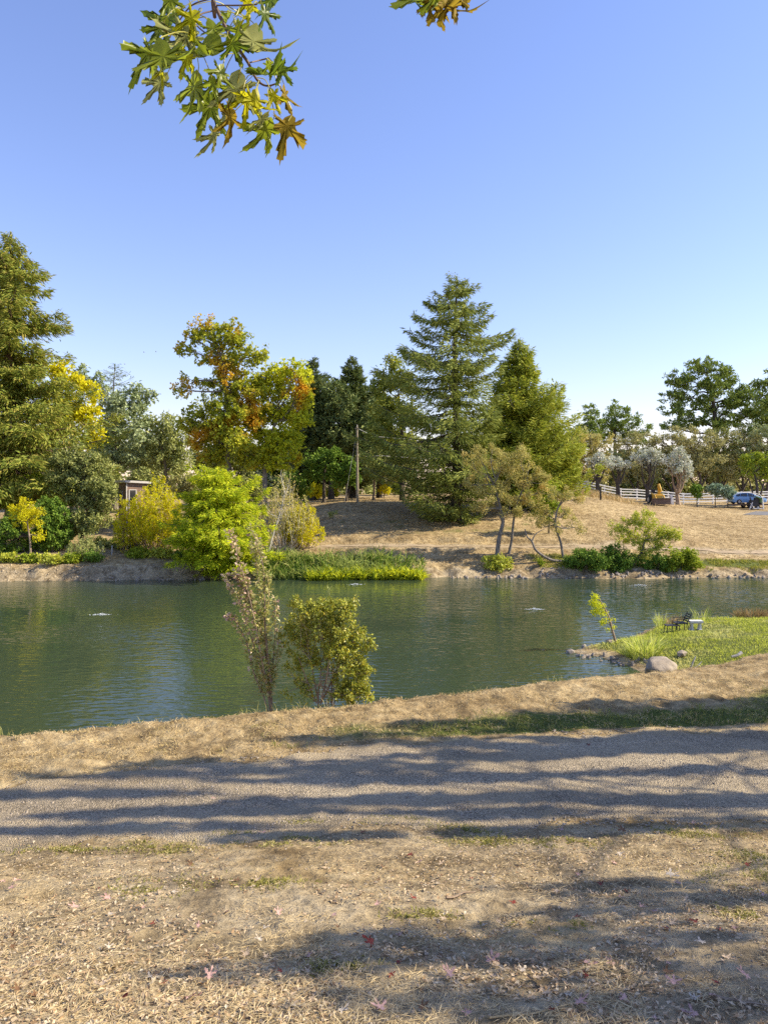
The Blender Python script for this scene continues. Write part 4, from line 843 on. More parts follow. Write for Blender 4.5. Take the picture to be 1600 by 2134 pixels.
part('cylinder_rod', M_STEEL, bo, tube([c + [.62, 1.0, 1.1], c + [.6, .95, 2.1]], .05, 6))
part('roll_bar', M_BLACK, dg, tube([c + [-.6, .9, 1.0], c + [-.58, .95, 2.0], c + [-.3, .97, 2.1], c + [.1, .95, 2.05], c + [.1, .9, 1.0]], .04, 5))
part('seat', M_BLACK, dg, box(c + [-.2, 1.0, 1.35], (.45, .45, .12)), box(c + [-.2, 1.22, 1.6], (.45, .1, .5)))
for sx in (-.62, .5):
    wheel('wheel', dg, c + [sx, -.5, .36], .38, .28, axis='x'); wheel('wheel', dg, c + [sx, 1.3, .55], .58, .36, axis='x')
part('stabiliser', M_CONC, dg, box(c + [1.1, -.9, .55], (.28, .3, 1.0), ry=.12), box(c + [1.35, -.8, .4], (.22, .25, .75), ry=-.15), box(c + [1.15, -.9, 1.05], (.32, .2, .3), ry=.5))
part('drawbar', M_RUST, dg, tube([c + [1.5, -.8, .35], c + [2.0, -1.0, .08]], .05, 5))

# car on a flat trailer
cx0 = (1521 - 800) / FPX * 98; cz = gz(cx0 + 2.2, 98)
tr_ = thing('car_trailer', 'low tandem axle trailer under the blue car', 'trailer', (cx0 + 2.2, 98, cz))
part('deck', M_RUST, tr_, box((cx0 + 2.3, 98, cz + .42), (4.6, 1.9, .1)), box((cx0 + 2.3, 97.03, cz + .42), (4.6, .06, .16)))
for xx in (2.15, 2.95):
    for sy in (-1, 1): wheel('wheel', tr_, (cx0 + xx, 98 + sy * 1.02, cz + .31), .31, .2)
part('fender', M_BLACK, tr_, box((cx0 + 2.55, 96.98, cz + .68), (1.6, .24, .04)), box((cx0 + 1.72, 96.98, cz + .58), (.1, .24, .22), ry=.5), box((cx0 + 3.38, 96.98, cz + .58), (.1, .24, .22), ry=-.5))
part('tail_light', plain('red_lens', (0.4, 0.02, 0.02), .3), tr_, box((cx0 - .03, 97.2, cz + .42), (.04, .2, .08)))
part('tongue', M_RUST, tr_, tube([(cx0 + 4.6, 97.6, cz + .4), (cx0 + 5.8, 98, cz + .4)], .05, 5), tube([(cx0 + 4.6, 98.4, cz + .4), (cx0 + 5.8, 98, cz + .4)], .05, 5))
car = thing('car', 'blue hatchback car loaded on a trailer by the fence', 'car', (cx0 + 2.2, 98, cz + .47))
z0 = cz + .47
xs = np.array([0, .12, .5, 1.0, 1.5, 2.0, 2.5, 3.0, 3.4, 3.9, 4.25, 4.42])
roof = np.array([.78, 1.10, 1.30, 1.43, 1.48, 1.48, 1.40, 1.18, .98, .88, .76, .60])
belt = np.array([.70, .93, .96, .95, .94, .93, .92, .92, .90, .84, .72, .55])
low = np.array([.36, .25, .20, .20, .20, .20, .20, .20, .20, .20, .24, .34])
hw = np.array([.66, .80, .85, .87, .87, .87, .87, .87, .86, .82, .74, .58]); rw = np.array([.60, .66, .64, .62, .60, .60, .60, .64, .70, .70, .66, .52])
sec = []
for k in range(len(xs)):
    pr = [(-hw[k] * .93, low[k]), (-hw[k], (low[k] + belt[k]) / 2), (-hw[k] * .97, belt[k]), (-rw[k], max(roof[k] - .04, belt[k] + .01)), (-rw[k] * .6, max(roof[k], belt[k] + .03))]
    pr = pr + [(-y_, z_) for y_, z_ in pr[::-1]]
    sec.append([(cx0 + xs[k], 98 + y_, z0 + z_) for y_, z_ in pr])
V = np.array(sec).reshape(-1, 3); m_ = len(sec[0]); Fq = []
for i in range(len(xs) - 1):
    for j in range(m_): Fq.append((i * m_ + j, i * m_ + (j + 1) % m_, (i + 1) * m_ + (j + 1) % m_, (i + 1) * m_ + j))
b = MB(); b.add(V, Fq); b.F.setdefault(m_, []).append(np.array([list(range(m_))[::-1], list(range((len(xs) - 1) * m_, len(xs) * m_))]))
b.build('body', M_BLUE, car, smooth=False)
def side_pane(xa, xb, name='window'):
    for sy in (-1, 1):
        q = []
        for xx, up in ((xa, 0), (xb, 0), (xb, 1), (xa, 1)):
            B = np.interp(xx, xs, belt) + .05; R = np.interp(xx, xs, roof) - .10; hwb = np.interp(xx, xs, hw) * .97; rww = np.interp(xx, xs, rw)
            f = .0 if not up else 1.0
            q.append((cx0 + xx, 98 + sy * ((hwb + .012) * (1 - f) + (rww + .05) * f), z0 + (B if not up else max(R, B + .02))))
        V = np.array(q); V2 = V - np.array([0, sy * .02, 0])
        part(name, M_DARKGL, car, (np.vstack([V, V2]), [(0, 1, 2, 3), (4, 5, 6, 7), (0, 1, 5, 4), (1, 2, 6, 5), (2, 3, 7, 6), (3, 0, 4, 7)]))
side_pane(.45, .95); side_pane(1.02, 1.85); side_pane(1.95, 2.75)
part('painted_roof_highlight', M_PLASTIC, car, tube([(cx0 + x_, 98 - r_ - .02, z0 + z_ - .02) for x_, r_, z_ in zip(xs[1:9], rw[1:9], roof[1:9])], .03, 5))  # bright highlight along the roof edge, put in as a white tube
for xx in (.78, 3.45):
    for sy in (-1, 1): wheel('wheel', car, (cx0 + xx, 98 + sy * .80, z0 + .31), .31, .2)
part('tail_light', M_PLASTIC, car, box((cx0 + .06, 97.3, z0 + .78), (.1, .28, .2))); part('headlight', M_PLASTIC, car, box((cx0 + 4.3, 97.4, z0 + .66), (.16, .22, .12)))
part('mirror', M_BLUE, car, box((cx0 + 2.75, 97.02, z0 + .98), (.14, .2, .13)))
# tangle of equipment in front of the car
eb = on_ground(1574, 95.5, 0); eq = thing('equipment_frame', 'jumble of dark machinery with pale crossed legs before the blue car', 'machine', tuple(eb))
part('engine', M_BLACK, eq, box(eb + [-.1, .3, .75], (1.1, .7, .8), taper=.8), box(eb + [.2, .2, 1.25], (.5, .4, .4)), tube([eb + [-.5, .1, 1.1], eb + [-.7, 0, 1.5]], .07, 6))
part('leg', M_CONC, eq, tube([eb + [-.9, -.3, 0], eb + [-.45, -.2, .9]], .05, 5)); part('leg', M_CONC, eq, tube([eb + [-.2, -.3, 0], eb + [-.7, -.2, .75]], .05, 5)); part('leg', M_CONC, eq, tube([eb + [.9, -.2, 0], eb + [.85, 0, 1.4]], .09, 5))
part('cover', M_GREENP, eq, box(eb + [.35, 0, 1.45], (.8, .5, .12), ry=.4), box(eb + [.6, 0, 1.15], (.12, .5, .6)))
part('handle', M_CONC, eq, tube([eb + [-.4, 0, 2.0], eb + [.0, 0, 1.98], eb + [.55, 0, 1.8], eb + [.85, 0, 1.4]], .045, 5)); part('foot_plate', M_PLASTIC, eq, box(eb + [.1, -.35, .12], (1.1, .3, .08)))
for xx in (-.6, .3): wheel('wheel', eq, eb + [xx, 0, .25], .25, .16)

# ------------------------------------------------------------------ rocks
def rock_mesh(seed, mat, sub=2, amp=0.35, sq=(1, 1, .7)):
    bm = bmesh.new(); bmesh.ops.create_icosphere(bm, subdivisions=sub, radius=1)
    for v in bm.verts:
        n_ = mnoise.noise(v.co * 0.9 + Vector((seed * 7.3, seed * 1.7, 0))) + 0.4 * mnoise.noise(v.co * 2.3 + Vector((0, seed * 3.1, 5)))
        v.co *= 1 + amp * n_
        v.co = Vector((v.co.x * sq[0], v.co.y * sq[1], v.co.z * sq[2]))
    me = bpy.data.meshes.new('rock'); bm.to_mesh(me); bm.free(); me.materials.append(mat); return me
MR_PALE = rockmat('boulder_stone', (0.22, 0.175, 0.125), (0.40, 0.33, 0.24), 1.6)
MR_GREY = rockmat('shore_stone', (0.17, 0.145, 0.115), (0.40, 0.34, 0.27), 3)
ORD = ['first', 'second', 'third', 'fourth', 'fifth', 'sixth', 'seventh', 'eighth', 'ninth', 'tenth', 'eleventh', 'twelfth', 'thirteenth', 'fourteenth', 'fifteenth', 'sixteenth', 'seventeenth', 'eighteenth', 'nineteenth']
def ordinal(i):
    if i < 19: return ORD[i]
    return ('twenty' if i < 29 else 'thirty' if i < 39 else 'forty') + ('' if (i + 1) % 10 == 0 else '-' + ORD[(i + 1) % 10 - 1])
def put(name, me, loc, sc, rot, label, cat, group=None):
    o = bpy.data.objects.new(name, me); COL.objects.link(o); o.location = loc; o.scale = sc; o.rotation_euler = rot
    return tag(o, label, cat, group)
a = on_ground(1376, 28.0, 0.18)
put('boulder', rock_mesh(3, MR_PALE, 4, 0.3, (1, .8, .72)), tuple(a), (.66, .6, .58), (0, .12, .4), 'large tan boulder at the foot of the grassy point', 'boulder')
small = [rock_mesh(20 + i, MR_GREY, 1, 0.4, (1, .8, .6)) for i in range(6)]; smallp = [rock_mesh(40 + i, MR_PALE, 1, 0.4, (1, .8, .6)) for i in range(4)]
a = on_ground(1217, 33.0, .05); put('stone', small[0], (a[0], a[1], max(a[2], .02)), (.17, .15, .2), (0, 0, 1), 'grey stone in the shallows off the tip of the point', 'stone')
a = on_ground(1188, 31.9, .0); put('stone', small[1], (a[0], 31.9, .05), (.22, .2, .22), (0, 0, .3), 'dark squarish stone at the very tip of the point', 'stone')
a = on_ground(1272, 32.6, .05); put('stone', smallp[1], tuple(a), (.24, .2, .2), (0, 0, .3), 'tan stone at the foot of the leaning yellow sapling', 'stone')
a = on_ground(1420, 29.4, .1); put('stone', smallp[2], tuple(a), (.3, .25, .25), (0, 0, .9), 'tan stone right behind the large boulder', 'stone')
for i in range(26):
    t = i / 25; px = 1200 + 170 * t + rng.normal() * 2; Y = 31.6 - 2.4 * t + rng.normal() * .35
    a = on_ground(px, Y, 0.02); s_ = rng.uniform(.05, .15)
    put('pebble', [*small, *smallp][i % 10], (a[0], a[1], max(a[2], 0.0)), (s_ * 1.2, s_, s_), tuple(rng.random(3) * 6), f'{ordinal(i)} small stone from the tip along the near rim of the grassy point', 'stone', 'stones rimming the point')
for i in range(150):
    px = rng.uniform(930, 1600) if i < 120 else rng.uniform(230, 440); x = (px - 800) / FPX * 57.8
    Y = I(FS, np.array([x]))[0] + rng.normal() * .25 + .1; z = gz(x, Y)
    s_ = rng.uniform(.06, .2) * (0.8 if px < 500 else 1); put('shore_rock', [*small, *smallp][i % 10], (x, Y, max(z, -.02) + s_ * .2), (s_ * 1.3, s_, s_), tuple(rng.random(3) * 6), 'pale rock in the stone edging of the far right shore' if px > 500 else 'rock at the water line left of the bald cypress', 'rock', 'rocks along the far right shore' if px > 500 else 'rocks left of the bald cypress')

# clods and crumbled earth on the left bank
n = 1100; X = rng.uniform(-29, -8, n); Y = I(FS, X) + rng.uniform(-.1, 1.7, n); OC = np.array([(1, 0, 0), (-1, 0, 0), (0, 1, 0), (0, -1, 0), (0, 0, 1), (0, 0, -1)], float)
S = rng.uniform(.02, .09, n) * (rng.random(n) ** 1.5 + .3); V = OC[None] * rng.uniform(.6, 1.4, (n, 6, 1)) * S[:, None, None] + np.stack([X, Y, ground_z(X, Y) - S * .3], 1)[:, None, :]
mb = MB(); mb.add(V.reshape(-1, 3), (np.array([(0, 2, 4), (2, 1, 4), (1, 3, 4), (3, 0, 4), (2, 0, 5), (1, 2, 5), (3, 1, 5), (0, 3, 5)])[None] + 6 * np.arange(n)[:, None, None]).reshape(-1, 3))
tag(mb.build('earth_clods', rockmat('dry_earth', (0.26, 0.19, 0.115), (0.55, 0.44, 0.28), 3)), 'crumbled earth and clods on the left bank', kind='stuff')
# three small birds in the air left of the plane tree
for px, py, lab in ((300, 734, 'tiny bird in the sky, left of two flying level'), (325, 733, 'tiny bird in the sky, right of two flying level'), (260, 759, 'tiny bird in the sky above the bare topped conifer')):
    c = P(px, py, 66); bd = thing('bird', lab, 'bird', tuple(c))
    part('body', M_WOOD, bd, tube([c + [-.11, 0, 0], c + [-.05, 0, .01], c + [.05, 0, .015], c + [.10, 0, .02], c + [.13, 0, .02]], [.008, .03, .034, .018, .004], 6))
    for sg in (-1, 1): part('wing', M_WOOD, bd, (np.array([c + [.05, 0, .02], c + [-.04, 0, .02], c + [-.05, sg * .16, .10], c + [.02, sg * .2, .11], c + [.05, 0, .028], c + [-.04, 0, .028], c + [-.05, sg * .16, .106], c + [.02, sg * .2, .116]]), [(0, 1, 2, 3), (4, 7, 6, 5), (0, 3, 7, 4), (1, 5, 6, 2), (2, 6, 7, 3), (0, 4, 5, 1)]))
    bd.scale = (.55, .55, .55)

# ------------------------------------------------------------------ the grassy point: sapling, chair, bench, plants
sy = 32.6; sb = on_ground(1283, sy, -.05)
sap = thing('sapling', 'young tree leaning left with yellow feathery top on the grassy point', 'tree', tuple(sb))
tp = curve([sb, P(1276, 1315, sy), P(1268, 1285, sy), P(1254, 1258, sy), P(1242, 1238, sy)], 6)
tb = MB(); tb.add(*tube(tp, np.linspace(.06, .012, len(tp)), 6))
CC = []
for px, py, rx, ry, n in [(1240, 1243, 9, 9, 130), (1236, 1256, 11, 10, 160), (1247, 1262, 14, 10, 200), (1240, 1274, 12, 9, 150), (1256, 1276, 12, 8, 110), (1262, 1292, 10, 7, 70), (1254, 1298, 9, 6, 60), (1278, 1290, 7, 4, 24), (1278, 1306, 6, 5, 34), (1268, 1312, 7, 5, 34)]:
    c = P(px, py, sy + rng.normal() * .1); r_ = np.array([rx, rx, ry]) / FPX * sy
    k = int(np.argmin(np.linalg.norm(tp - c, axis=1))); limb(tb, tp[max(k - 2, 0)], c, .016, .006, n=4, sides=3)
    CC.append(c + rdir(n) * (rng.random(n) ** .5)[:, None] * r_)
C = np.concatenate(CC); n = len(C); d_ = rdir(n) * .8; d_[:, 2] -= .5
tb.build('trunk', BK_TAN, sap); cb = MB(); cb.add(*leaf_quads(C, d_, rdir(n), rng.uniform(.07, .14, n), .035)); cb.build('crown', leafmat('sapling_yellow', [(0.42, 0.38, 0.01), (0.52, 0.43, 0.015), (0.25, 0.29, 0.02)], transl=.4), sap)

def clump(name, label, px, Y, n, Lr, mat, spread=.25, lean=.5, w=.03, cat='plant', bend=.35, kind=None):
    b0 = on_ground(px, Y, -.03)
    root = thing(name, label, cat, tuple(b0))
    a = rng.random(n) * 6.283; r = rng.random(n) ** .5 * spread
    C = np.stack([b0[0] + np.cos(a) * r, b0[1] + np.sin(a) * r, np.zeros(n)], 1); C[:, 2] = ground_z(C[:, 0], C[:, 1]) - .02
    out = np.stack([np.cos(a), np.sin(a), np.zeros(n)], 1) * (lean * rng.uniform(.1, 1.2, n))[:, None] + rng.normal(size=(n, 3)) * .12
    Ls = rng.uniform(*Lr, n); up = nrm(out + np.array([0, 0, 1.0])); mid = C + up * (Ls * .55)[:, None]
    d2 = nrm(up + out * bend * 2 - np.array([0, 0, 1.0]) * (bend * rng.random(n))[:, None]); tip = mid + d2 * (Ls * .45)[:, None]
    sd = nrm(np.cross(up, rdir(n))) * w / 2
    V = np.stack([C - sd * .6, C + sd * .6, mid + sd, mid - sd, tip], 1).reshape(-1, 3); i0 = np.arange(n) * 5
    mb = MB(); mb.add(V, np.stack([i0, i0 + 1, i0 + 2, i0 + 3], 1), np.stack([i0 + 3, i0 + 2, i0 + 4], 1))
    o = mb.build('blades', mat, root); o['kind'] = 'stuff'
    return root
LF_IRIS = leafmat('iris_blade', [(0.20, 0.24, 0.03), (0.34, 0.36, 0.06), (0.46, 0.44, 0.12), (0.12, 0.16, 0.02)], transl=.3)
LF_DGRS = leafmat('dry_grass_blade', [(0.40, 0.29, 0.14), (0.55, 0.42, 0.22), (0.30, 0.21, 0.10)], transl=.25, gain=1)
clump('flax_clump', 'big arching sword leaved clump behind the boulder', 1345, 30.2, 230, (.5, 1.1), LF_IRIS, .5, .75, .035)
clump('flax_clump', 'smaller sword leaved clump left of the boulder top', 1316, 30.8, 90, (.35, .7), LF_IRIS, .3, .6, .03)
clump('flax_clump', 'upright sword leaved clump left of the metal chair', 1374, 36.0, 46, (.5, 1.0), LF_IRIS, .2, .25, .03)
clump('flax_clump', 'sparse upright leaves right of the pale stone bench', 1462, 36.2, 26, (.5, 1.0), LF_IRIS, .35, .35, .03)
clump('grass_clump', 'dry bristly brown clump at the right shore of the point', 1566, 38.6, 330, (.4, .75), leafmat('brown_blade', [(0.26, 0.17, 0.08), (0.36, 0.25, 0.12), (0.20, 0.18, 0.06)], gain=1), .8, .5, .03)
clump('grass_clump', 'dry bristly clump just behind the metal chair', 1398, 37.2, 150, (.3, .65), LF_DGRS, .5, .6, .02)

# metal chair with slatted back, facing left, and a small low table beside it
cb0 = on_ground(1417, 34.2, 0); ch = thing('chair', 'dark slatted metal chair on the grassy point', 'chair', tuple(cb0))
for sx in (-.25, .25):
    for q in (-.22, .22): part('leg', M_BLACK, ch, tube([cb0 + [sx * 1.15, q, -.03], cb0 + [sx, q, .36]], .018, 6))
part('seat', M_BLACK, ch, box(cb0 + [0, 0, .37], (.52, .5, .035)))
for k in range(4): part('back_slat', M_BLACK, ch, box(cb0 + [.24 + .05 * k, 0, .47 + .09 * k], (.03, .5, .05), ry=.5))
for q in (-.24, .24):
    part('back_post', M_BLACK, ch, tube([cb0 + [.2, q, .36], cb0 + [.42, q, .82]], .018, 6)); part('armrest', M_BLACK, ch, tube([cb0 + [-.24, q, .36], cb0 + [-.22, q, .56], cb0 + [.3, q, .58]], .02, 6))
ta = on_ground(1400, 34.0, 0); tbq = thing('low_table', 'small dark low metal table left of the chair', 'table', tuple(ta))
part('tabletop', M_BLACK, tbq, box(ta + [0, 0, .33], (.6, .4, .03)))
for sx in (-.26, .26):
    for q in (-.16, .16): part('leg', M_BLACK, tbq, tube([ta + [sx * 1.15, q, -.03], ta + [sx, q, .32]], .016, 6))
be = on_ground(1449, 34.2, 0); bn = thing('stone_bench', 'short white stone bench right of the metal chair', 'bench', tuple(be))
part('seat', M_CONC, bn, box(be + [0, 0, .40], (.58, .34, .085)), box(be + [0, 0, .345], (.5, .28, .04)))
for sx in (-.18, .18): part('leg', M_CONC, bn, box(be + [sx, 0, .15], (.1, .24, .36), taper=.8), box(be + [sx, 0, .02], (.13, .28, .08)))
# driftwood
dw = on_ground(1437, 27.6, .02); dr_ = thing('driftwood', 'bleached forked branch lying right of the boulder', 'branch', tuple(dw))
part('stick', BK_PALE, dr_, tube(curve([dw, dw + [.12, .05, .25], dw + [.25, .1, .48]], 4), np.linspace(.035, .02, 9), 6), tube(curve([dw + [.04, 0, .02], dw + [.25, .0, .14], dw + [.46, .05, .32]], 4), np.linspace(.026, .012, 9), 6), tube([dw + [-.2, -.05, -.02], dw + [.1, 0, .0]], .02, 5))
dw = on_ground(1536, 28.2, .04); d2_ = thing('driftwood', 'short pale log end near the right edge of the point', 'branch', tuple(dw)); part('stick', BK_PALE, d2_, tube(curve([dw + [-.2, 0, .0], dw + [0, .0, .06], dw + [.18, .05, .16]], 4), [.05] * 5 + [.06] * 4, 7))

# aerators bubbling in the pond
M_FOAM = plain('white_water', (0.82, 0.86, 0.88), 0.35, var=.05)
OCT = np.array([(1, 0, 0), (-1, 0, 0), (0, 1, 0), (0, -1, 0), (0, 0, 1), (0, 0, -1)], float); OCF = np.array([(0, 2, 4), (2, 1, 4), (1, 3, 4), (3, 0, 4), (2, 0, 5), (1, 2, 5), (3, 1, 5), (0, 3, 5)])
def octas(C, S, jitter=.35, flat=.75):
    n = len(C); V = OCT[None] * (1 + jitter * rng.uniform(-1, 1, (n, 6, 1))) * np.asarray(S).reshape(n, 1, -1) * np.array([1, 1, flat])
    a = rng.random(n) * 6.283; ca, sa = np.cos(a)[:, None], np.sin(a)[:, None]
    V = np.stack([V[..., 0] * ca - V[..., 1] * sa, V[..., 0] * sa + V[..., 1] * ca, V[..., 2]], -1) + C[:, None, :]
    return V.reshape(-1, 3), (OCF[None] + 6 * np.arange(n)[:, None, None]).reshape(-1, 3)
for px, py, w, lab in [(210, 1281, .65, 'low white bubbling splash on the left side of the pond'), (1113, 1270, .75, 'white bubbling splash in front of the shaded far bank right of centre'), (741, 1218, .6, 'thin white bubbling splash near the yellow green reeds'), (1332, 1220, .8, 'thin white bubbling splash below the waterside shrubs')]:
    Y = EYE * FPX / (py - HZN); c = P(px, py, Y); c[2] = 0
    n = 110; r = rng.normal(size=n) * .40 * w; C = np.stack([c[0] + r, c[1] + rng.normal(size=n) * .12 * w, np.zeros(n)], 1); C[:, 2] = .005 + .06 * np.exp(-(r / (.3 * w)) ** 2) * rng.random(n)
    mb = MB(); mb.add(*octas(C, rng.uniform(.008, .026, n), flat=.5)); root = thing('splash', lab, 'splash', tuple(c)); o = mb.build('droplets', M_FOAM, root); o['kind'] = 'stuff'

# reeds at the far shore
def blades(X, Y, Z, Lg, w, lean, mat, name, label, droop=.25):
    n = len(X); C = np.stack([X, Y, Z], 1); out = rng.normal(size=(n, 3)) * np.asarray(lean).reshape(-1, 1) * np.array([1, 1, .2]); up = nrm(out + np.array([0, 0, 1.0]))
    mid = C + up * (Lg * .55)[:, None]; d2 = nrm(up + out * 1.2 - np.array([0, 0, droop])); tip = mid + d2 * (Lg * .5)[:, None]
    sd = nrm(np.cross(up, rdir(n))) * (np.asarray(w).reshape(-1, 1) / 2)
    V = np.stack([C - sd * .7, C + sd * .7, mid + sd, mid - sd, tip], 1).reshape(-1, 3); i0 = np.arange(n) * 5
    mb = MB(); mb.add(V, np.stack([i0, i0 + 1, i0 + 2, i0 + 3], 1), np.stack([i0 + 3, i0 + 2, i0 + 4], 1))
    o = mb.build(name, mat); tag(o, label, kind='stuff'); return o
def fs(X): return I(FS, X)
n = 3400; X = rng.uniform(-9.2, 0.5, n); X = np.where(rng.random(n) < .35, rng.uniform(-9.2, 3.0, n), X); Y = fs(X) - .5 + rng.random(n) * 2.6
blades(X, Y, np.maximum(ground_z(X, Y), -.1), rng.uniform(.6, 1.7, n) * (1 - .3 * sstep(-1, 3, X)) * (.45 + 1.0 * fbm(X * .9, Y * .9, 111)), rng.uniform(.04, .11, n), .45, leafmat('reed_green', [(0.035, 0.065, 0.010), (0.07, 0.11, 0.015), (0.13, 0.16, 0.03), (0.26, 0.25, 0.08)], patch=[(0.16, 0.19, 0.05), (0.22, 0.24, 0.07), (0.10, 0.13, 0.03)], pscale=.5, plo=.45, phi=.6, transl=.4, gain=2.3), 'reeds', 'dense green reed bed at the far water edge')
n = 4200; X = rng.uniform(-5.5, 2.8, n); Y = fs(X) - 1.2 + rng.random(n) * 1.5; k = fbm(X * .9, Y * .5, 113) > .38; X, Y = X[k], Y[k]; n = len(X)
blades(X, Y, np.zeros(n) - .05, rng.uniform(.4, 1.25, n) * (.5 + .9 * fbm(X * 1.2, Y, 114)), rng.uniform(.06, .13, n), .5, leafmat('water_plant', [(0.22, 0.25, 0.01), (0.36, 0.35, 0.012), (0.10, 0.15, 0.015), (0.46, 0.40, 0.03)], transl=.45, gain=2.0), 'water_plants', 'yellow green broad leaved water plants in front of the reeds', .4)

# ------------------------------------------------------------------ the two plants on the near bank
nb = 14.9
pbase = on_ground(566, nb, -.08)
pear = thing('ornamental_pear_sapling', 'tall upright sapling with bronze red and green leaves on the near bank', 'tree', tuple(pbase))
tb = MB(); CG, DG, NG, CRd, DR_, NR = [], [], [], [], [], []
def gpt(px, py, dy=0): return P(px, py, nb + dy)
stemsP = [([(566, 1470), (561, 1400), (553, 1320), (551, 1240), (546, 1170), (522, 1098)], .030, 0.05), ([(564, 1466), (546, 1380), (530, 1290), (505, 1190), (478, 1106)], .024, .55), ([(562, 1455), (533, 1360), (503, 1265), (468, 1196)], .02, .85), ([(553, 1460), (528, 1400), (512, 1335), (490, 1296), (472, 1284)], .018, .7),
          ([(565, 1440), (572, 1340), (575, 1246)], .016, .6), ([(562, 1455), (541, 1420), (529, 1375), (520, 1335)], .014, .1), ([(558, 1390), (540, 1305), (519, 1250), (492, 1198)], .016, .9), ([(557, 1360), (545, 1260), (535, 1180), (532, 1130)], .016, .15), ([(562, 1420), (577, 1370), (583, 1310)], .012, .4), ([(556, 1350), (524, 1250), (505, 1215), (494, 1190)], .012, .9), ([(552, 1300), (560, 1240), (556, 1190)], .012, .1)]
for pts, r_, red in stemsP:
    dy = rng.normal() * .22
    q = curve([gpt(a, b, dy * min(1, i / 2)) for i, (a, b) in enumerate(pts)], 8); q[0] = pbase if len(pts) > 3 else q[0]
    tb.add(*tube(q, np.linspace(r_, r_ * .25, len(q)), 6))
    Ls = np.linalg.norm(q[-1] - q[0]); m_ = int(92 * Ls); t = .05 + .95 * rng.random(m_); k = t * (len(q) - 1)
    pc = np.stack([np.interp(k, np.arange(len(q)), q[:, j]) for j in range(3)], 1)
    off = rdir(m_) * np.array([1, 1, .6]) * (rng.random(m_) * .065 + .01)[:, None]
    isr = rng.random(m_) < .95 * red * (.05 + 1.0 * t ** 1.6)
    d_ = nrm(off) + rdir(m_) * .5 + np.array([0, 0, .1])
    for c1, d1, n1, mk in ((CG, DG, NG, ~isr), (CRd, DR_, NR, isr)):
        c1.append((pc + off)[mk]); d1.append(d_[mk]); n1.append((rdir(m_) + np.array([.3, -.3, .4]))[mk])
tb.build('stems', BK_TAN, pear)
for C, D, Nn, mt, nm in ((CG, DG, NG, LF_PEAR, 'crown'), (CRd, DR_, NR, LF_PEARR, 'red_foliage')):
    C, D, Nn = map(np.concatenate, (C, D, Nn)); Lg = rng.uniform(.065, .105, len(C)); mb = MB(); mb.add(*leaf_quads(C, D, Nn, Lg, Lg * .62, .12)); mb.build(nm, mt, pear)

bl = [(630, 1270, 30, 24), (665, 1262, 34, 24), (710, 1268, 32, 26), (735, 1255, 14, 18), (625, 1310, 34, 30), (670, 1305, 40, 34), (715, 1310, 36, 34), (748, 1325, 22, 28), (620, 1355, 28, 26, None or 0.1, 1.1), (665, 1360, 40, 26, 0.2, 1.0), (715, 1360, 36, 26), (750, 1375, 26, 12), (612, 1405, 22, 24, 0, .9), (640, 1420, 26, 20, 0, .8), (745, 1395, 28, 20), (735, 1425, 34, 24), (755, 1435, 22, 22), (720, 1445, 26, 16), (690, 1410, 20, 16, 0, .9), (600, 1330, 18, 24), (604, 1440, 16, 14, 0, .7), (765, 1340, 14, 18), (762, 1400, 16, 16), (770, 1450, 14, 12), (700, 1455, 24, 10), (740, 1458, 26, 10), (640, 1450, 22, 10, 0, .6), (720, 1390, 26, 18), (688, 1345, 30, 26), (640, 1385, 26, 20)]
broadleaf('bush', 'rounded yellow green bush right of the bronze sapling on the near bank', [(664, 1468), (664, 1440), (668, 1415), (668, 1385)], 14.8, bl, BK_TAN, LF_BUSHN, ls=(0.06, 0.037), cov=1.75, cl=0.12, trunk_r=0.02, twigs=.5, cat='shrub', min_r=.0025,
          stems=[([(660, 1466, 0), (640, 1420, -.05), (622, 1370, -.1)], .02), ([(668, 1466, 0), (700, 1400, .05), (715, 1340, .1)], .022), ([(664, 1466, 0), (650, 1390, .1), (640, 1310, .15)], .02), ([(668, 1466, 0), (684, 1390, -.1), (690, 1300, -.1)], .02), ([(655, 1462, 0), (620, 1425, .0), (605, 1400, 0)], .012), ([(690, 1466, .1), (692, 1420, .1), (696, 1380, .1)], .02)])
stem_bush('feathery_sapling', 'thin feathery sapling rising out of the top of the bush', 686, 15.1, 1192, 20, BK_GREY, LF_PALE, n=9, ls=(0.075, 0.014), per=150, low=.62, spread=.25, sr=.008, cat='tree', bow=.1)

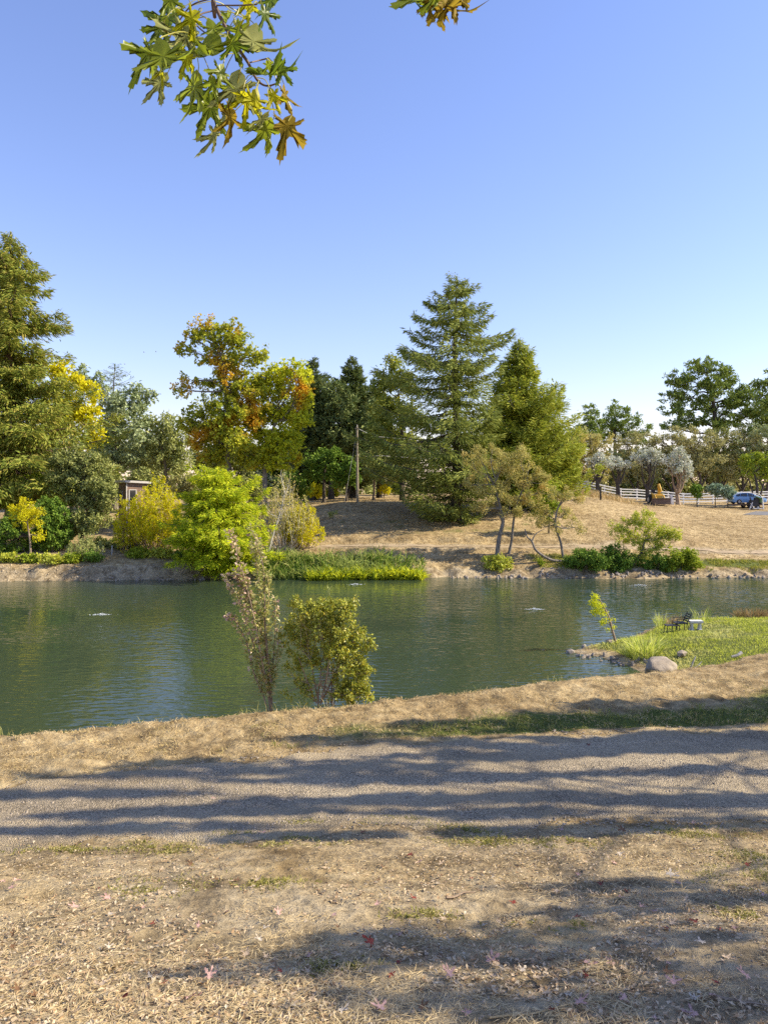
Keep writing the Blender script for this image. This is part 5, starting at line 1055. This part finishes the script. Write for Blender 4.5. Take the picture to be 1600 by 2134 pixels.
# ------------------------------------------------------------------ silver maple overhead: only its hanging sprays are in view
def maple_mesh(name, seed, bend=(-.35, -.25, .2), fold=.10, crumple=.05):
    r0 = np.random.default_rng(seed)
    lobes = [(-115, .40), (-57, .66), (0, .68), (57, .66), (115, .40)]; sinus = [(-152, .24), (-88, .18), (-29, .20), (29, .20), (88, .18), (152, .24)]
    prof = [(-11, .44), (-7, .57), (-13.5, .70), (-6, .72), (-7, .86), (-2.4, .87), (0, 1.0), (2.4, .87), (7, .86), (6, .72), (13.5, .70), (7, .57), (11, .44)]
    out = []
    for i, (a, R) in enumerate(lobes):
        out.append((sinus[i][0], sinus[i][1], 1.0))
        for da, f in prof: out.append((a + da + r0.normal() * .8, R * f * (1 + r0.normal() * .04), abs(da) / 14))
    out.append((152, .25, 1.0)); out.append((180, .30, .2))
    A = np.radians([o[0] for o in out]); R = np.array([o[1] for o in out]); e = np.array([o[2] for o in out])
    ring = np.stack([np.sin(A) * R, .35 + np.cos(A) * R], 1); n = len(ring)
    lv = [.22, .45, .7, 1.0]; nl = len(lv)
    allp = np.vstack([[(0, .35)]] + [(ring - [0, .35]) * q + [0, .35] for q in lv])
    ee = np.concatenate([[0]] + [e * q for q in lv]); x, y = allp[:, 0], allp[:, 1] - .35; rad = np.hypot(x, y)
    ph = r0.random(4) * 6.283
    wave = np.sin(x * 7 + ph[0]) * np.cos(y * 6 + ph[1]) + .5 * np.sin(x * 13 + y * 9 + ph[2])
    z = np.clip(bend[0], -1, 1) * x * x + np.clip(bend[1], -1, 1) * y * y + np.clip(bend[2], -.8, .8) * x * y + fold * ee * .3 + crumple * wave * rad * .7
    V = np.column_stack([allp, z]); F3, F4 = [], []
    for i in range(n):
        j = (i + 1) % n
        F3.append((0, 1 + j, 1 + i))
        for q in range(nl - 1): F4.append((1 + q * n + i, 1 + q * n + j, 1 + (q + 1) * n + j, 1 + (q + 1) * n + i))
    b = MB(); b.add(V, F3, F4); return b.mesh(name, None, True)
variants = [maple_mesh('leaf', 100 + i, bend=(rng.uniform(-2.0, .6), rng.uniform(-1.6, .9), rng.uniform(-1.0, 1.0)), crumple=rng.uniform(.06, .14)) for i in range(8)]
MML = [leafmat('maple_green', [(0.20, 0.25, 0.016), (0.24, 0.28, 0.018)], transl=.58, rough=.38, spec=.5, gain=1.3), leafmat('maple_olive_underside', [(0.28, 0.29, 0.085), (0.31, 0.32, 0.10)], transl=.5, rough=.6, gain=1.25),
       leafmat('maple_yellow_green', [(0.42, 0.41, 0.012), (0.46, 0.43, 0.014)], transl=.6, rough=.4, gain=1.3), leafmat('maple_brown_edge', [(0.30, 0.24, 0.02), (0.27, 0.17, 0.02)], transl=.5, gain=1.2), leafmat('maple_deep_green', [(0.11, 0.165, 0.012), (0.13, 0.185, 0.014)], transl=.55, rough=.35, spec=.5, gain=1.3)]
mt_b = np.array([3.2, -4.2, gz(3.2, -4.2) - .1]); mp = thing('silver_maple', 'silver maple overhead whose leafy sprays hang into the top of the photo', 'tree', tuple(mt_b))
tb = MB()
tp = curve([mt_b, mt_b + [0, .1, 2.5], mt_b + [-.3, .4, 4.2]], 6); tb.add(*tube(tp, np.linspace(.32, .2, len(tp)), 10))
tip1 = P(443, -6, 2.15); tip2 = P(905, -40, 2.6)
hub = tp[-1]; l1 = curve([hub, hub + [-1.0, 1.6, 1.2], np.array([-.6, .6, 9.6]), np.array([-.52, 1.7, 9.15])], 7); tb.add(*tube(l1, np.linspace(.13, .025, len(l1)), 8))
l2 = curve([hub, hub + [-.6, 2.0, 1.4], np.array([.15, 1.2, 10.1]), np.array([.2, 2.3, 9.6])], 7); tb.add(*tube(l2, np.linspace(.11, .02, len(l2)), 8))
cl_c = [hub + [.5, -.5, 2.2], hub + [-1.6, -.6, 2.5], hub + [1.8, -1.2, 1.8], hub + [0, -2.2, 2.4], hub + [-.4, -.4, 4.0]]
CCm = []
for c in cl_c:
    limb(tb, hub, c, .1, .03, n=8, sides=6); n = 420; CCm.append(c + rdir(n) * (rng.random(n) ** .45)[:, None] * np.array([1.5, 1.2, 1.0]))
tb.build('trunk', BK_GREY, mp)
C = np.concatenate(CCm); mb = MB(); mb.add(*leaf_quads(C, rdir(len(C)) - [0, 0, .6], rdir(len(C)) + [0, 0, .4], .13, .1)); mb.build('crown', MML[0], mp)
yT = 2.15
tw = MB()
mainq = curve([l1[-1], P(440, -30, yT), P(444, 0, yT), P(471, 58, yT), P(500, 105, yT), P(517, 130, yT), P(532, 160, yT), P(545, 174, yT), P(560, 178, yT), P(582, 171, yT)], 5); tw.add(*tube(mainq, np.linspace(.0065, .0022, len(mainq)), 6))
sideq = [[P(471, 62, yT), P(440, 72, yT + .03), P(416, 58, yT + .06), P(395, 35, yT + .1), P(378, 20, yT + .1)], [P(450, 20, yT), P(420, 28, yT - .03), P(408, 42, yT - .05), P(402, 70, yT - .05)], [P(444, -5, yT), P(400, 10, yT + .1), P(372, 45, yT + .12), P(352, 80, yT + .12)], [P(517, 130, yT), P(540, 125, yT + .05), P(560, 120, yT + .05)], [P(452, 10, yT), P(500, 10, yT - .05), P(535, 8, yT - .06)]]
for q in sideq: tw.add(*tube(curve(q, 5), .0022, 5))
q2 = curve([l2[-1], P(895, -80, 2.6), P(903, -30, 2.6), P(912, -2, 2.6)], 6); tw.add(*tube(q2, np.linspace(.006, .002, len(q2)), 6))
tw.build('twig', plain('twig_bark', (0.14, 0.085, 0.055), .7), mp)
M_PET = plain('petiole', (0.36, 0.33, 0.06), .5)
twpts = np.vstack([mainq] + [curve(q, 5) for q in sideq] + [q2])
LV = [(332, 80, 352, 168, 0, .9), (336, 76, 278, 150, 0, .3), (352, 146, 306, 206, 1, .6), (414, 138, 392, 242, 0, .9), (408, 48, 356, 108, 1, .95), (432, 40, 462, 84, 0, .8), (502, 138, 480, 248, 1, 1.0), (456, 182, 415, 272, 0, .7), (532, 52, 520, 132, 1, .85), (520, 46, 478, 92, 0, .7), (543, 0, 566, 62, 4, .95), (530, 5, 500, 55, 2, .7), (572, 122, 606, 172, 4, .7), (536, 150, 580, 160, 4, .7),
      (560, 178, 582, 228, 2, .6), (534, 184, 530, 240, 2, .55), (572, 240, 526, 308, 0, .85), (608, 228, 584, 308, 3, .8), (562, 228, 520, 276, 1, .5), (494, 226, 460, 266, 3, .8), (458, 254, 428, 318, 1, .3), (376, -25, 328, 32, 0, .9), (380, 16, 308, 72, 4, .8), (388, 40, 404, 116, 1, .7), (446, 70, 432, 142, 0, .85), (372, 82, 384, 138, 0, .7), (474, 66, 500, 128, 4, .8), (466, 130, 452, 178, 0, .8), (508, 180, 516, 236, 2, .8), (556, 120, 566, 158, 0, .8),
      (420, 20, 372, 60, 2, .8), (350, 30, 318, 92, 0, .6), (480, 20, 462, 70, 0, .9), (404, 96, 372, 150, 2, .8), (438, 150, 452, 206, 0, .7), (590, 170, 600, 232, 3, .5), (512, -20, 520, 40, 2, .7), (558, -25, 574, 36, 4, .7), (340, 120, 330, 176, 2, .5),
      (882, -34, 868, 22, 0, .8), (903, -24, 892, 48, 3, .45), (914, -8, 918, 60, 3, .45), (934, -26, 950, 40, 3, .6), (862, -40, 842, 8, 4, .7), (896, -30, 876, 34, 0, .5), (922, -20, 930, 42, 3, .45), (944, -34, 952, 16, 3, .5), (906, -40, 910, 30, 0, .5), (884, -20, 900, 40, 3, .45)]
for i, (bx, by, tx, ty, mi, wf) in enumerate(LV):
    Yl = (2.15 if bx < 700 else 2.6) + rng.normal() * .07
    a = P(bx, by, Yl); b = P(tx, ty, Yl + rng.normal() * .05); ax = b - a; ln_ = np.linalg.norm(ax); ax = ax / ln_
    side = np.cross(ax, [0, 1, 0]); side /= np.linalg.norm(side); nrmv = np.cross(side, ax); rot = rng.uniform(-.95, .95)
    s2 = side * math.cos(rot) + nrmv * math.sin(rot); n2 = np.cross(s2, ax)
    me = variants[i % 8].copy(); me.materials.append(MML[mi])
    o = bpy.data.objects.new('leaf', me); COL.objects.link(o); o.parent = mp
    M = Matrix(((s2[0], ax[0], n2[0], 0), (s2[1], ax[1], n2[1], 0), (s2[2], ax[2], n2[2], 0), (0, 0, 0, 1)))
    ML = Matrix.Translation(Vector(a - mt_b)) @ M @ Matrix.Diagonal((ln_ * (.3 + .7 * wf) * 1.3, ln_ * 1.18, ln_ * 1.1, 1)); o.matrix_local = ML
    k = twpts[int(np.argmin(np.linalg.norm(twpts - (a + [0, 0, .05]), axis=1)))]
    pq = curve([k, (k + a) / 2 + [rng.normal() * .008, rng.normal() * .008, .012], a, a + ax * ln_ * .3], 4)
    Mi = np.array(ML.inverted()); pl = np.column_stack([pq - mt_b, np.ones(len(pq))]) @ Mi.T
    pm = MB(); pm.add(*tube(pl[:, :3], .0013 / ln_, 4)); pe = bpy.data.objects.new('petiole', pm.mesh('petiole', M_PET)); COL.objects.link(pe); pe.parent = o

# ------------------------------------------------------------------ the shade tree right of the view; its boughs throw the streaks across the drive
sb_ = np.array([15.5, 9.2, gz(15.5, 9.2) - .2]); shade = thing('silver_maple', 'silver maple standing out of view on the right that shades the drive', 'tree', tuple(sb_))
tb = MB(); tp = curve([sb_, sb_ + [-.2, .1, 3.5], sb_ + [-.4, .5, 7.0], sb_ + [-.2, .9, 10.5]], 6); tb.add(*tube(tp, np.linspace(.38, .14, len(tp)), 10))
SH = np.array([SUN.x, SUN.y, SUN.z]) / math.cos(SUN_EL); eh = np.array([math.cos(SUN_AZ), math.sin(SUN_AZ), 0]); ev = np.array([-eh[1], eh[0], 0])
# (photo column, row of the shadow; half length along the sun, half width, cover)
streaks = [(150, 1655, 2.0, .16, 1.5), (420, 1690, 1.5, .14, 1.5), (200, 1735, 2.0, .15, 1.6), (520, 1695, 1.2, .12, 1.4), (760, 1668, 2.0, .2, 1.6), (900, 1622, 2.2, .2, 1.6), (1200, 1558, 3.0, .42, 2.2), (1500, 1550, 2.5, .45, 2.2), (1350, 1492, 2.4, .75, 2.2), (1050, 1510, 2.0, .35, 1.5), (1580, 1478, 2.0, .6, 2.0), (760, 1545, 2.0, .25, 1.3), (450, 1590, 1.4, .12, 1.2),
           (1120, 1735, 1.4, .2, 1.4), (1420, 1612, 2.0, .16, 1.5), (1450, 1665, 1.6, .12, 1.3), (1150, 1660, 1.6, .14, 1.3), (1500, 1720, 1.8, .22, 1.3), (900, 1965, .9, .22, .8), (1400, 2085, 1.4, .45, .6), (1500, 1870, 1.0, .2, .9), (1100, 1990, 1.0, .15, .8), (620, 1745, 1.2, .16, 1.4), (980, 1580, 1.8, .14, 1.4), (640, 1625, 1.6, .12, 1.3), (1250, 1905, .9, .14, .8)]
CCs = []
streaks += [(1100, 1950, 1.6, .4, .3), (700, 2010, 1.2, .3, .35), (1500, 1980, 1.2, .5, .3), (1300, 1850, 1.2, .25, .5), (1000, 2090, 1.0, .3, .4), (300, 1610, 2.0, .2, 1.3), (700, 1600, 2.0, .2, 1.2), (300, 1700, 1.6, .14, 1.2), (1000, 1700, 1.6, .16, 1.3)]
for px, py, hl_, hwid, cv in streaks:
    if py < 1760: hwid *= 1.25
    # ground point on the line of sight
    t0, t1 = 2.0, 20.0
    for _ in range(40):
        tm = (t0 + t1) / 2; q = P(px, py, tm)
        if q[2] > gz(q[0], q[1]): t0 = tm
        else: t1 = tm
    g = P(px, py, tm)
    d = max(9.0, (0.5 * g[1] - g[0] + hl_ * 1.0 + 1.2) / (eh[0] - .5 * eh[1])) + rng.uniform(0, 2.0)
    c = g + SH * d
    limb(tb, tp[int(rng.integers(8, len(tp)))], c + eh * hl_ * .5, .035, .018, n=8, sides=5, wob=.03); limb(tb, c + eh * hl_ * .5, c - eh * hl_ * .9, .018, .006, n=6, sides=4, wob=.04)
    n = int(1.7 * cv * 4 * hl_ * hwid * 1.6 / (.12 * .10 * .5)); w_ = rdir(n) * (rng.random(n) ** .5)[:, None]
    keep = fbm(w_[:, 0] * hl_ * 1.2 + c[0], w_[:, 1] * 2 + c[1], 5) > .40
    CCs.append((c + eh * (w_[:, :1] * hl_) + ev * (w_[:, 1:2] * hwid) + np.array([0, 0, 1.0]) * (w_[:, 2:] * (.12 + hwid * .5)))[keep])
tb.build('trunk', BK_GREY, shade)
C = np.concatenate(CCs); mb = MB(); mb.add(*leaf_quads(C, rdir(len(C)) - [0, 0, .5], rdir(len(C)) + [0, 0, .3], .13, .11)); mb.build('crown', MML[0], shade)

# ------------------------------------------------------------------ near ground: straw, grass, gravel, fallen leaves
def near(n, y0, y1, side=.53, pad=.4):
    u = rng.random(n); Y = 1 / (1 / y0 + u * (1 / y1 - 1 / y0)); X = rng.uniform(-1, 1, n) * (side * Y + pad); return X, Y
def lay(name, label, X, Y, Lr, wr, tilt, mat, lift=.006, fold=.05):
    n = len(X); Z = ground_z(X, Y) + lift + rng.random(n) * lift
    a = rng.random(n) * 6.283; D = np.stack([np.cos(a), np.sin(a), rng.normal(size=n) * tilt], 1); Nn = rng.normal(size=(n, 3)) * .45 + np.array([0, 0, 1.0])
    mb = MB(); mb.add(*leaf_quads(np.stack([X, Y, Z], 1), D, Nn, rng.uniform(*Lr, n), rng.uniform(*wr, n), fold)); return tag(mb.build(name, mat), label, kind='stuff')
M_STRAW = leafmat('straw', [(0.56, 0.42, 0.21), (0.70, 0.56, 0.31), (0.44, 0.31, 0.14), (0.62, 0.48, 0.25)], transl=.1, rough=.6, gain=1)
M_LIT = leafmat('leaf_litter', [(0.54, 0.41, 0.24), (0.64, 0.50, 0.32), (0.42, 0.28, 0.15), (0.24, 0.16, 0.09), (0.62, 0.53, 0.37)], transl=.1, rough=.7, gain=1)
X, Y = near(52000, 3.3, 9.3); k = fbm(X * 1.1, Y * 1.1, 61) + .25 * vnoise(X * 4, Y * 4, 63) - .5 * sstep(-.7, .3, Y - I(D0, X)) > .56 - .05 * rng.random(len(X)); X, Y = X[k], Y[k]
lay('straw_litter', 'pale dry straw strewn over the foreground dirt', X, Y, (.025, .11), (.0025, .005), .10, M_STRAW)
X, Y = near(24000, 3.3, 9.0); k = fbm(X * .9, Y * .9, 71) > .42; X, Y = X[k], Y[k]
lay('leaf_litter', 'scraps of dry leaves and bark on the foreground dirt', X, Y, (.012, .05), (.006, .024), .22, M_LIT, .005, .15)
# gravel
MG = rockmat('gravel_stone', (0.24, 0.19, 0.13), (0.48, 0.395, 0.285), 9)
def stones(n, y0, y1, cond, S, name, label):
    X, Y = near(n, y0, y1); k = cond(X, Y); X, Y = X[k], Y[k]; s_ = rng.uniform(*S, len(X)) * (rng.random(len(X)) ** 2 + .35)
    mb = MB(); mb.add(*octas(np.stack([X, Y, ground_z(X, Y) + .012 + s_ * .2], 1), s_)); return tag(mb.build(name, MG), label, kind='stuff')
stones(30000, 7.4, 13.4, lambda X, Y: (Y > I(D0, X) + .1 * rng.normal(size=len(X))) & (Y < I(D1, X) + .1) & (fbm(X * .6, Y * 1.6, 81) + rng.random(len(X)) * .35 > .55), (.007, .020), 'gravel', 'loose gravel on the drive')
stones(9000, 3.3, 8.8, lambda X, Y: fbm(X * .8, Y * .8, 83) > .45, (.003, .011), 'grit', 'small grit in the foreground dirt')
# grass on the bank strip
M_DRYG = leafmat('dry_grass', [(0.58, 0.43, 0.21), (0.68, 0.53, 0.28), (0.46, 0.33, 0.15), (0.36, 0.29, 0.11)], patch=[(0.30, 0.27, 0.07), (0.44, 0.36, 0.14)], pscale=1.3, plo=.58, phi=.7, transl=.2, gain=1)
M_GRG = leafmat('green_grass', [(0.11, 0.135, 0.028), (0.17, 0.195, 0.035), (0.25, 0.25, 0.06), (0.36, 0.31, 0.11)], transl=.3, gain=1.3)
X, Y = near(70000, 9, 21); t = Y - I(CR, X); k = (Y > I(D1, X) + .1) & (t < 1.4) & (fbm(X * 3.2, Y * 3.2, 91) > .44); X, Y = X[k], Y[k]; n = len(X)
blades(X, Y, ground_z(X, Y) - .005, rng.uniform(.03, .11, n) * (.2 + 1.5 * fbm(X * 3.2, Y * 3.2, 91) ** 1.5), rng.uniform(.005, .011, n), .9, M_DRYG, 'dry_grass', 'short dry straw coloured grass on the near bank', .6)
X, Y = near(70000, 9, 22); g_, _ = cover(X, Y); k = (g_ + (fbm(X * 1.8, Y * 1.8, 95) - .5) * 1.3 > .55) & (Y > I(D1, X) - .02) & (Y < I(CR, X) + 1); X, Y = X[k], Y[k]; n = len(X)
blades(X, Y, ground_z(X, Y) - .005, rng.uniform(.05, .19, n) * (.15 + 1.6 * fbm(X * 2.6, Y * 2.6, 96) ** 1.6), rng.uniform(.005, .011, n), .5, M_GRG, 'green_grass', 'green grass verge along the far side of the drive', .4)
X, Y = near(9000, 9, 19); k = (np.abs(Y - I(CR, X) - .7) < .7) & (fbm(X * 1.7, Y * 0, 97) + .2 * rng.random(len(X)) > .66); X, Y = X[k], Y[k]; n = len(X)
blades(X, Y, ground_z(X, Y) - .01, rng.uniform(.08, .26, n), rng.uniform(.004, .009, n), .3, leafmat('crest_weeds', [(0.40, 0.36, 0.12), (0.30, 0.31, 0.08), (0.5, 0.42, 0.2)], transl=.3, gain=1.1), 'crest_weeds', 'thin weeds standing along the edge of the near bank', .3)
# little grass mats at the near edge of the drive and in the foreground
XX, YY = [], []
for px, py, hw_, hd in [(600, 1752, .55, .12), (840, 1708, .4, .10), (975, 1728, .35, .10), (1440, 1738, .6, .14), (1560, 1830, .5, .3), (1010, 1755, .5, .12), (330, 1770, .5, .1), (130, 1770, .5, .08), (1600, 1790, .5, .2), (1180, 1760, .4, .1), (330, 1850, .4, .2), (1540, 1910, .2, .08), (480, 1740, .25, .06), (700, 2020, .2, .05), (1130, 1925, .25, .06), (560, 1840, .3, .1), (880, 1905, .2, .06), (640, 1715, .3, .06)]:
    Yc_ = 8.0
    for _ in range(12):
        x_ = (px - 800) / FPX * Yc_; Yc_ = (EYE - gz(x_, Yc_)) * FPX / (py - HZN)
    n = int(2600 * hw_); XX.append((px - 800) / FPX * Yc_ + rng.normal(size=n) * hw_ * .55); YY.append(Yc_ + rng.normal(size=n) * hd)
X, Y = np.concatenate(XX), np.concatenate(YY); k = fbm(X * 5, Y * 5, 99) > .43; X, Y = X[k], Y[k]; n = len(X)
blades(X, Y, ground_z(X, Y) - .003, rng.uniform(.015, .055, n), rng.uniform(.005, .010, n), .9, leafmat('mat_grass', [(0.17, 0.17, 0.03), (0.25, 0.235, 0.045), (0.40, 0.33, 0.13), (0.12, 0.13, 0.02)], transl=.25, gain=1.2), 'grass_mats', 'low green grass mats at the near edge of the drive', .5)
# grass on the point
X = rng.uniform(7.5, 22, 60000); Y = rng.uniform(24, 41, 60000); pd = sdf(PEN, X, Y); g_, _ = cover(X, Y); k = (pd > .15) & (g_ + (fbm(X * .9, Y * .9, 101) - .5) * .9 > .5) & (X < .52 * Y + 1); X, Y = X[k][:30000], Y[k][:30000]; n = len(X)
blades(X, Y, ground_z(X, Y) - .01, rng.uniform(.04, .22, n) * (.2 + 1.5 * fbm(X, Y, 102) ** 1.5), rng.uniform(.012, .026, n), .4, leafmat('point_grass', [(0.17, 0.20, 0.02), (0.27, 0.285, 0.03), (0.40, 0.36, 0.07), (0.13, 0.155, 0.02)], patch=[(0.45, 0.35, 0.15), (0.30, 0.27, 0.06)], pscale=.5, plo=.5, phi=.62, transl=.35, gain=2.1), 'point_grass', 'bright green grass on the small point', .3)
# dry grass on the far slope
X = rng.uniform(-12, 58, 75000); Y = rng.uniform(58.5, 106, 75000); s_ = Y - I(FS, X); k = (X < .52 * Y) & (rng.random(len(X)) < (62 / Y) ** 2) & ((s_ < 4.6) | (s_ > 6.4)) & (s_ > 1.4) & ~((X > 40) & (Y > 80) & (Y < 94)); X, Y = X[k], Y[k]; n = len(X)
blades(X, Y, ground_z(X, Y) - .02, rng.uniform(.06, .20, n) * (.3 + 1.2 * fbm(X * .5, Y * .5, 105) ** 1.3), rng.uniform(.03, .06, n), .7, leafmat('slope_grass', [(0.52, 0.375, 0.18), (0.60, 0.45, 0.235), (0.42, 0.295, 0.13), (0.34, 0.29, 0.10)], transl=.2, gain=1), 'slope_grass', 'dry straw coloured grass on the far hillside', .4)
n = 1500; X = rng.normal(size=n) * 2.2 + 24.6; Y = rng.normal(size=n) * 1.2 + 88; blades(X, Y, ground_z(X, Y) - .02, rng.uniform(.3, .95, n), rng.uniform(.03, .06, n), .3, M_DRYG, 'tall_dry_grass', 'taller dry grass below the left end of the fence', .3)
# green edge by the far water line
X = rng.uniform(11, 32, 9000); Y = I(FS, X) + rng.uniform(1.0, 3.4, 9000); k = fbm(X * .8, Y * .8, 107) > .42; X, Y = X[k], Y[k]; n = len(X)
blades(X, Y, ground_z(X, Y) - .02, rng.uniform(.08, .28, n), rng.uniform(.02, .05, n), .5, leafmat('shore_grass', [(0.18, 0.21, 0.02), (0.28, 0.29, 0.03), (0.38, 0.34, 0.07)], transl=.35, gain=1.2), 'shore_grass', 'green grass fringe along the far right water line', .3)

# fallen maple leaves, each one a thing
fmesh = [maple_mesh('fallen_leaf', 300 + i, bend=(rng.uniform(.5, 1), rng.uniform(.3, 1), rng.uniform(-1, 1)), crumple=.45) for i in range(6)]
FM = [('pink', leafmat('fallen_pink', [(0.56, 0.33, 0.27), (0.62, 0.40, 0.33)], transl=.15, gain=1)), ('tan', leafmat('fallen_tan', [(0.56, 0.40, 0.24), (0.64, 0.49, 0.32)], transl=.15, gain=1)), ('dark red', leafmat('fallen_red', [(0.33, 0.065, 0.045), (0.26, 0.06, 0.04)], transl=.15, gain=.85)), ('brown', leafmat('fallen_brown', [(0.26, 0.145, 0.07), (0.20, 0.11, 0.055)], transl=.15, gain=1)), ('pale cream', leafmat('fallen_cream', [(0.66, 0.57, 0.43), (0.60, 0.50, 0.37)], transl=.15, gain=1))]
meshes = {}
for i, f in enumerate(fmesh):
    for j, (cn, mt) in enumerate(FM):
        q = f.copy(); q.materials.append(mt); meshes[i, j] = q
known = [(850, 1785, 2, 1.2), (1305, 1738, 3, 1.3), (780, 1970, 2, 1.1), (1385, 1832, 4, 1.4), (1160, 1860, 1, 1.1), (1298, 1858, 2, .9), (310, 1867, 1, 1.1), (270, 2080, 2, 1.0), (170, 2115, 1, 1.2), (435, 2058, 0, 1.2), (940, 2055, 0, 1.1), (1300, 2080, 0, 1.2), (1565, 2052, 0, 1.0), (800, 2120, 0, 1.3), (460, 1980, 1, 1.0), (30, 1835, 0, 1.0), (15, 1858, 0, .9), (115, 2010, 1, 1.0), (1285, 1780, 4, 1.1), (1010, 2020, 0, 1.3), (1215, 2010, 0, 1.0), (500, 1838, 3, .8), (1500, 2000, 1, .9), (705, 1945, 3, .8), (960, 1540, 2, 1.0), (1065, 1565, 0, .9), (1225, 1558, 2, .8), (1555, 1520, 1, 1.2), (1585, 1525, 0, 1.0), (555, 1735, 0, 1.1), (750, 1738, 2, .9), (695, 1648, 2, .8), (450, 1667, 0, .8), (1440, 1718, 0, .8), (520, 2000, 1, .9), (640, 2090, 1, 1.0), (380, 2095, 0, 1.1), (330, 2115, 1, 1.0), (215, 2070, 1, 1.0), (505, 2095, 1, 1.0)]
ents = [(px, py, j, s_) for px, py, j, s_ in known]
while len(ents) < 190:
    px = rng.uniform(0, 1600); py = 1560 + 570 * rng.random() ** .55
    if py < 1760 and rng.random() < .6: continue
    ents.append((px, py, int(rng.choice(5, p=[.3, .34, .1, .14, .12])), rng.uniform(.45, .95)))
ents.sort(key=lambda e: e[0])
seen = {}
for i, (px, py, j, s_) in enumerate(ents):
    Yc_ = 7.0
    for _ in range(14):
        x_ = (px - 800) / FPX * Yc_; Yc_ = .5 * Yc_ + .5 * (EYE - gz(x_, Yc_)) * FPX / (py - HZN)
    zone = 'gravel drive' if Yc_ > I(D0, np.array([x_]))[0] - .1 else ('upper foreground dirt' if py < 1870 else 'middle foreground dirt' if py < 1990 else 'bottom foreground dirt') + (', left half' if px < 800 else ', right half')
    q = seen.get((j, zone), 0); seen[j, zone] = q + 1
    R = .10 * s_
    o = put('fallen_leaf', meshes[i % 6, j], (x_, Yc_, gz(x_, Yc_) + .016 * s_ + .004), (R * rng.uniform(.5, 1), R * rng.uniform(.7, 1.1), R * rng.uniform(.25, .5)), (rng.normal() * .22, rng.normal() * .22, rng.random() * 6.28), f'{ordinal(q)} {FM[j][0]} fallen maple leaf from the left on the {zone}', 'leaf', f'{FM[j][0]} fallen leaves on the {zone}')
# twigs and long stalks
for px, py, L_, a_, lab in [(960, 1868, .28, .5, 'knobby brown twig lying in the middle of the foreground straw'), (1160, 2108, .75, .28, 'long pale grass stalk lying at the bottom of the photo'), (80, 2020, .3, .2, 'short dark twig at the lower left'), (1540, 2095, .3, -.4, 'thick brown stick at the lower right corner'), (1190, 2035, .2, .5, 'thin straw coloured stalk beside a pink leaf'), (360, 1725, .3, .6, 'thin dry stalk near the left edge of the drive')]:
    Yc_ = 7.0
    for _ in range(14):
        x_ = (px - 800) / FPX * Yc_; Yc_ = .5 * Yc_ + .5 * (EYE - gz(x_, Yc_)) * FPX / (py - HZN)
    t = np.linspace(-.5, .5, 8); xx = x_ + t * L_ * math.cos(a_); yy = Yc_ + t * L_ * math.sin(a_) + .03 * np.sin(t * 5) * L_; zz = ground_z(xx, yy) + .014
    mb = MB(); mb.add(*tube(np.stack([xx, yy, zz], 1), np.linspace(.006, .002, 8) if 'stalk' in lab else np.linspace(.011, .005, 8), 5)); tag(mb.build('twig', M_STRAW if 'stalk' in lab else BK_TAN, origin=(x_, Yc_, gz(x_, Yc_))), lab, 'twig')
